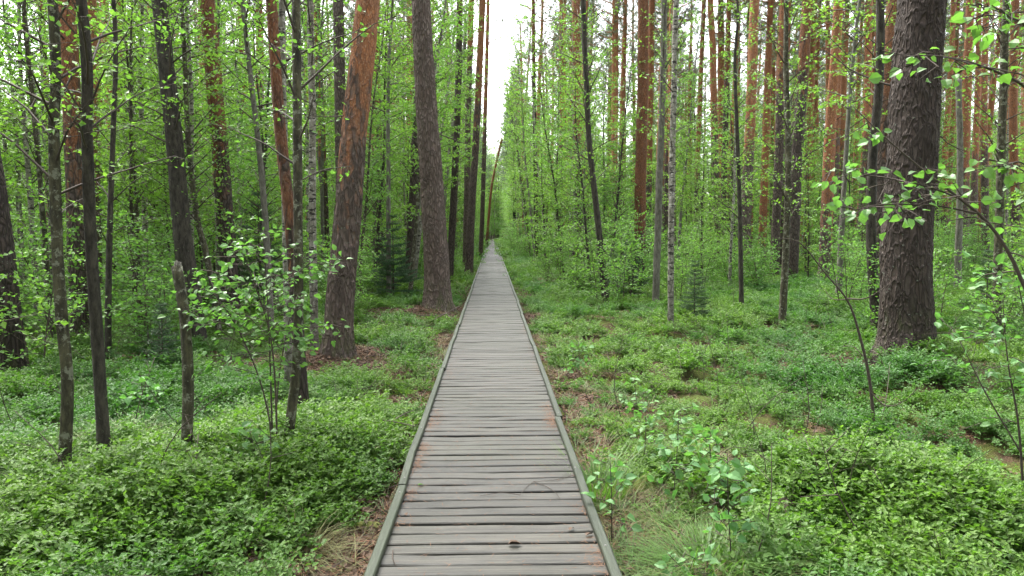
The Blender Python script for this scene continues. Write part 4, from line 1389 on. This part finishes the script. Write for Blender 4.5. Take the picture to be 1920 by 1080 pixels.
# ------------------------------------------------------------------ understorey and forest behind: shared kinds
UND = []
for k in range(8):
    r = np.random.default_rng(400 + k)
    H = (7.5, 9, 6.5, 10.5, 8, 12, 5.5, 9.5)[k]
    st = stem_line(r, H, 26, .035, .02)
    rad = np.linspace(.016 + .0042 * H, .006, 26) * (1 + .3 * np.exp(-st[:, 2] / .15))
    w, c_ = Acc(), Acc()
    tube(w, st, rad, 9, 0, True, .03, r)
    foliage(w, c_, st, rad, r, (.12, .2, .08, .24, .14, .3, .08, .16)[k], (1.25, 1.35, 1.1, 1.5, 1.3, 1.5, 1.0, 1.4)[k], 54, .070, 'kite', .11, .036, wm=1, elev=(15, 60), droop=.25)
    bk = (M['stem'], M['mossy'], M['stem'], M['birch'], M['mossy'], M['greybark'], M['stem'], M['birch'])[k]
    UND.append((w.mesh('trunk', [bk, M['twig']]), c_.mesh('crown', M['birch_leaf'], False), H, bk.name))
SHR = []
for k in range(6):
    r = np.random.default_rng(450 + k)
    w, c_ = Acc(), Acc()
    H = (1.3, 2.0, 2.6, 3.2, 1.7, 2.3)[k]
    for q in range((3, 2, 3, 2, 4, 3)[k]):
        st = stem_line(r, H * r.uniform(.7, 1), 12, .16, .03) + [r.normal(0, .06), r.normal(0, .06), -.05]
        rad = np.linspace(.012, .003, 12)
        tube(w, st, rad, 6)
        foliage(w, c_, st, rad, r, .18, .42 + .10 * H, 17, .060, 'kite', .10, .040, elev=(5, 55), taper=.6)
    SHR.append((w.mesh('stem', M['twig']), c_.mesh('leaves', M['shrub_leaf'], False), H))
PINE = []
for k in range(6):
    r = np.random.default_rng(480 + k)
    H = (20, 22, 21, 23, 19, 22)[k]
    st = stem_line(r, H, 34, .012, .006); st[:, 2] -= .2
    rad = (.17 + .012 * k) * (1 - .72 * np.linspace(0, 1, 34) ** 1.15) * (1 + .2 * np.exp(-np.maximum(st[:, 2], 0) / .25))
    w = Acc(); tube(w, st, rad, 12, 0, True, .025, r)
    w2, nd = Acc(), Acc()
    pine_crown(r, .1, H + .2, H * .52, w2, nd, spread=2.6, top=st[-1], nb=42, tuft=10)
    PINE.append((w.mesh('trunk', M['pine']), st, w2.mesh('branches', M['pine']), nd.mesh('crown', M['pine_needle'], False), H))

placed = []
NEAR = []


def free(x, y, dist):
    return all((x - a) ** 2 + (y - b) ** 2 > dist * dist for a, b in placed)


def blocks(x, y, w):
    """would this plant stand in front of a tree that is open to view?"""
    p = to_px(x, y)
    for hx, hw, hd in HERO_PX:
        if hd > (27 if hx < 960 else 41): continue
        if hd > y + 1 and abs(p - hx) < hw + (w if hd < 24.5 else .12) * F / y:
            return True
    return False


for o in list(COL.objects):
    if o.parent is None and o.get('category') in ('tree', 'shrub') and 'group' not in o.keys():
        q = o['label']
        for cut in (' with ', ' behind ', ' beside ', ' on ', ' in ', ' close ', ' just ', ' and ', ' rising ', ' standing ', ' half ', ' between ', ' crossing ', ' over ', ' near ', ' at ', ' among', ' of ', ' amid ', ' glimpsed ', ' away ', ' tight ', ' touching ', ' where ', ' beyond ', ', '):
            q = q.split(cut)[0]
        NEAR.append((o.location[0], o.location[1], q))
_c = {}
for q in NEAR: _c[q[2]] = _c.get(q[2], 0) + 1
NEAR = [q for q in NEAR if _c[q[2]] == 1 and 3 <= len(q[2].split()) <= 6]


def beside(x, y, kind):
    if not NEAR: return None
    q = min(NEAR, key=lambda h: (h[0] - x) ** 2 + (h[1] - y) ** 2)
    if (q[0] - x) ** 2 + (q[1] - y) ** 2 < 2.6 ** 2 and y < 34:
        return ' '.join((kind + ' growing near the ' + q[2]).split()[:16])
    return None


for hx, hw, hd in HERO_PX:
    p = at_depth(hx, 433, hd); placed.append((p[0], p[1]))

r = np.random.default_rng(55)
ub = {'birch_bark': 'birch_tree'}
PLAB = {'a': 'tall straight pine in the crowded stand behind the leafy saplings', 'b': 'distant thin pine deep in the forest beyond the near stand'}
cnt = 0; tries = 0
while cnt < 250 and tries < 20000:
    tries += 1
    y = 24 + 64 * r.random() ** .85
    x = r.uniform(-.75, 1) * (.70 * y + 2)
    pre = tries <= 6
    if pre: x, y = [(-2.9, 46), (2.9, 52), (-2.8, 60), (2.8, 66), (-2.7, 74), (2.8, 82)][tries - 1]
    if not pre and (abs(x) < 3.4 + .6 * (y > 60) or not free(x, y, 1.5)): continue
    if y < 34 and blocks(x, y, .25): continue
    placed.append((x, y)); cnt += 1
    k = r.integers(6); s = r.uniform(.86, 1.12)
    far_ = y > 52
    t = thing('pine_tree', PLAB['b' if far_ else 'a'], 'tree', (x, y, g1(x, y) - .02), r.uniform(0, 6.28), 'pines deep in the forest' if far_ else 'pines behind the saplings', s)
    t.rotation_euler[0] = r.normal(0, .012); t.rotation_euler[1] = r.normal(0, .018)
    q = beside(x, y, 'tall straight pine')
    if q:
        t['label'] = q; t['group'] = q
    tr = obj('trunk', PINE[k][0], t)
    tr['bark_line'] = float(r.uniform(.5, 6.5)); tr['bark_tone'] = float(r.uniform(.7, 1.15))
    if y < 45: dead_branches(t, r, PINE[k][1], 3, PINE[k][4] * .6, 7, (.3, 1.6))
    b_ = obj('branches', PINE[k][2], t); b_['bark_line'] = -5.0; b_['bark_tone'] = 1.0
    obj('crown', PINE[k][3], t)

ULAB = {'dark_stem_bark': 'slender dark-stemmed sapling with airy leafy crown among the pines', 'mossy_stem_bark': 'slender mossy-stemmed sapling with airy leafy crown among the pines',
        'birch_bark': 'young pale-barked birch with airy leafy crown among the pines', 'grey_dead_bark': 'tall grey-barked young birch with high leafy crown among the pines'}
cnt = 0; tries = 0
while cnt < 330 and tries < 30000:
    tries += 1
    y = 12 + 40 * r.random() ** .9
    x = r.uniform(-1, 1) * (.72 * y + 1.5)
    if abs(x) < (2.7 if y < 30 else 2.1) or not free(x, y, .6): continue
    if y < 24 and blocks(x, y, .45): continue
    if x > 3.5 and r.random() < .60: continue
    placed.append((x, y)); cnt += 1
    k = r.integers(8); s = r.uniform(.8, 1.15)
    bn = UND[k][3]
    t = thing('birch_tree' if bn in ('birch_bark', 'grey_dead_bark') else 'alder_sapling', ULAB[bn], 'tree', (x, y, g1(x, y) - .04), r.uniform(0, 6.28), 'saplings among the pines: ' + ULAB[bn].split(' with')[0], s)
    H = UND[k][2] * s
    q = beside(x, y, ('tall ' if H > 9 else 'short ' if H < 6.5 else '') + ULAB[bn].split(' with')[0].replace('tall ', ''))
    if q:
        t['label'] = q; t['group'] = q
    obj('trunk', UND[k][0], t); obj('crown', UND[k][1], t)

VERGE = [(-2.3, 21, 1), (-2.6, 25, 3), (-2.1, 29, 5), (-2.4, 34, 0), (-2.2, 39, 7), (-2.6, 44, 4), (-3.4, 19, 4), (-3.6, 23, 0), (-4.2, 27, 2), (2.6, 27, 0), (2.3, 32, 6), (2.7, 37, 3), (2.2, 43, 1), (2.9, 22, 2), (3.6, 25, 7), (2.4, 50, 5), (-2.1, 51, 1), (-2.45, 22.5, 5), (-2.3, 26.5, 3), (-2.3, 31.5, 5), (-2.2, 36.5, 3), (-2.3, 42, 5), (-2.1, 48, 3), (-2.2, 56, 5), (2.3, 40, 5), (2.2, 47, 3), (2.2, 55, 5), (-3.0, 31, 6), (-3.2, 37, 3)]
for x, y, k in VERGE:
    bn = UND[k][3]; s = r.uniform(.95, 1.25); placed.append((x, y))
    L = ULAB[bn].split(' with')[0].replace('tall ', '') + ' leaning its leaves toward the boardwalk verge'
    t = thing('birch_tree' if bn in ('birch_bark', 'grey_dead_bark') else 'alder_sapling', L, 'tree', (x, y, g1(x, y) - .04), r.uniform(0, 6.28), L, s)
    t.rotation_euler = (r.normal(0, .03), -math.copysign(.10, x), 0)
    obj('trunk', UND[k][0], t); obj('crown', UND[k][1], t)

cnt = 0; tries = 0
SL = ('low spreading leafy shrub in the bilberry under the trees', 'waist-high leafy shrub of several thin stems under the trees', 'tall loose leafy shrub of thin stems under the trees')
NS = [(-5.6, 9.3, 1), (-4.7, 10.6, 0), (-6.6, 11.8, 2), (-3.6, 13.2, 1), (-2.9, 15.2, 3), (-3.3, 16.6, 2), (-5.2, 13.0, 5), (-7.6, 10.0, 4), (-4.3, 15.5, 4), (2.9, 17.5, 1), (3.6, 19.5, 5), (2.5, 21.5, 0), (4.6, 18.5, 2), (6.9, 12.4, 4), (8.2, 13.6, 1), (7.6, 16, 2), (3.9, 22.5, 3), (-6.2, 14.6, 3), (-8.3, 13.2, 5)]
while cnt < 295 and tries < 30000:
    tries += 1
    y = 10.5 + 40 * r.random() ** .9
    x = r.uniform(-1, 1) * (.72 * y + 1.0)
    pre = tries <= len(NS)
    if pre: x, y, k0 = NS[tries - 1]
    if abs(x) < (1.9 + .5 * (x < 0) if y < 25 else 1.4) or (not pre and not free(x, y, .6)): continue
    if not pre and y < 22 and blocks(x, y, .5): continue
    placed.append((x, y)); cnt += 1
    k = k0 if pre else r.integers(6); s = r.uniform(.75, 1.15)
    H = SHR[k][2]
    L = SL[0 if H < 1.8 else 1 if H < 2.4 else 2]
    t = thing('leafy_shrub', L, 'shrub', (x, y, g1(x, y) - .02), r.uniform(0, 6.28), L.split(' in the')[0].split(' of ')[0] + 's under the trees', s)
    q = beside(x, y, L.split(' in the')[0].split(' of ')[0])
    if q:
        t['label'] = q; t['group'] = q
    obj('stem', SHR[k][0], t); obj('leaves', SHR[k][1], t)


def joined(name, parts):
    a = Acc(); mats = []
    for me in parts:
        off = len(mats); mats += list(me.materials)
        nv_ = len(me.vertices); co = np.empty(nv_ * 3, np.float32); me.vertices.foreach_get('co', co)
        np_ = len(me.polygons)
        ls = np.empty(np_, np.int32); me.polygons.foreach_get('loop_total', ls)
        li = np.empty(len(me.loops), np.int32); me.loops.foreach_get('vertex_index', li)
        mi = np.empty(np_, np.int32); me.polygons.foreach_get('material_index', mi)
        lo = np.concatenate([[0], np.cumsum(ls)[:-1]])
        q, t = ls == 4, ls == 3
        b = a.n
        if q.any():
            a.q.append(li[lo[q][:, None] + np.arange(4)] + b); a.qm.append(mi[q] + off)
        if t.any():
            a.t.append(li[lo[t][:, None] + np.arange(3)] + b); a.tm.append(mi[t] + off)
        a.v.append(co.reshape(-1, 3).astype(float)); a.n += nv_
    return a.mesh(name, mats)


FORK = [joined('far_tree', [PINE[k][0], PINE[k][2], PINE[k][3]]) for k in (0, 2, 3)] + [joined('far_tree', list(UND[k][:2])) for k in (1, 3, 4)] + [joined('far_tree', list(SHR[k][:2])) for k in (1, 2, 3)]
pts, pk, sc_ = [], [], []
for (y0, y1, npn, nun, nsh) in ((44, 100, 0, 420, 420), (90, 230, 520, 480, 260)):
    for kind, n in (((0, 1, 2), npn), ((3, 4, 5), nun), ((6, 7, 8), nsh)):
        m = 0
        while m < n:
            y = r.uniform(y0, y1); x = r.uniform(-1, 1) * (.70 * y + 2)
            if y > 90: x = np.sign(x) * abs(x) ** 1.0
            hw = 3.0 if kind[0] == 0 else 1.9 if kind[0] == 3 else 1.2
            xc = bend(y)
            if abs(x - xc) < hw: continue
            m += 1
            pts.append((x, y, g1(x, y) * (y < 70))); pk.append(kind[r.integers(3)]); sc_.append(r.uniform(.8, 1.15) * (1.5 if kind[0] == 6 and y > 90 else 1))
for k in range(200):       # the wood closes behind the bend
    y = r.uniform(148, 235); x = r.uniform(-9, 9)
    if abs(x - bend(y)) < 1.2: continue
    pts.append((x, y, 0)); pk.append((3, 4, 5, 3, 4, 5, 7, 8, 0)[r.integers(0, 9)]); sc_.append((r.uniform(1.6, 2.4) if pk[-1] < 6 else r.uniform(2, 3)) if pk[-1] > 2 else r.uniform(.85, 1))
for k in range(110):       # birches leaning in over the far boardwalk
    y = r.uniform(52, 150); x = r.choice([-1, 1]) * r.uniform(2.4, 4.2) + bend(y)
    pts.append((x, y, 0)); pk.append((3, 4, 5)[r.integers(3)]); sc_.append(r.uniform(1.0, 1.55))
for k in range(26):        # leafy crowns filling the end of the view
    y = 163 + 2.2 * k; x = -3.4 + 6.2 * ((k * .618) % 1) + (y - 163) * .015
    if abs(x - bend(y)) < 1.3: continue
    pts.append((x, y, 0)); pk.append((3, 4, 5)[k % 3]); sc_.append(r.uniform(1.9, 2.5))
    pts.append((x + 1, y + 1, 0)); pk.append((6, 7, 8)[k % 3]); sc_.append(r.uniform(1.8, 2.6))
for k in range(520):       # paler young trees behind the stand
    y = r.uniform(58, 150); x = r.uniform(-.55, 1) * (.70 * y + 2)
    if abs(x - bend(y)) < 3.2: continue
    pts.append((x, y, 0)); pk.append((3, 4, 5)[r.integers(3)]); sc_.append(r.uniform(1.15, 1.8))
for k in range(34):        # pine crowns reaching over the far boardwalk
    y = r.uniform(62, 150); x = r.choice([-1, 1]) * r.uniform(2.3, 3.2) + bend(y)
    pts.append((x, y, 0)); pk.append(r.integers(3)); sc_.append(r.uniform(.85, 1.05))
for k in range(330):       # same wood beside and behind the viewer, unseen, added to shade the near floor
    y = r.uniform(-26, 13); x = r.uniform(-32, 32)
    if abs(x) < max(4.0, .75 * y + 3.2): continue
    pts.append((x, y, g1(x, y))); pk.append((0, 1, 2, 0, 1, 3, 4, 5)[r.integers(8)]); sc_.append(r.uniform(.85, 1.1))
n = len(pts)
scatter('forest', pts, np.stack([np.zeros(n), np.zeros(n), r.uniform(0, 6.283, n)], 1), sc_, pk, FORK, 'far pine and birch wood closing the view', 'forest')
for nm in ('bark_line', 'bark_tone'):
    o = bpy.data.objects['forest']
bpy.data.objects['forest']['bark_line'] = 2.5
bpy.data.objects['forest']['bark_tone'] = 0.9
print('SCENE BUILT', len(bpy.data.objects))
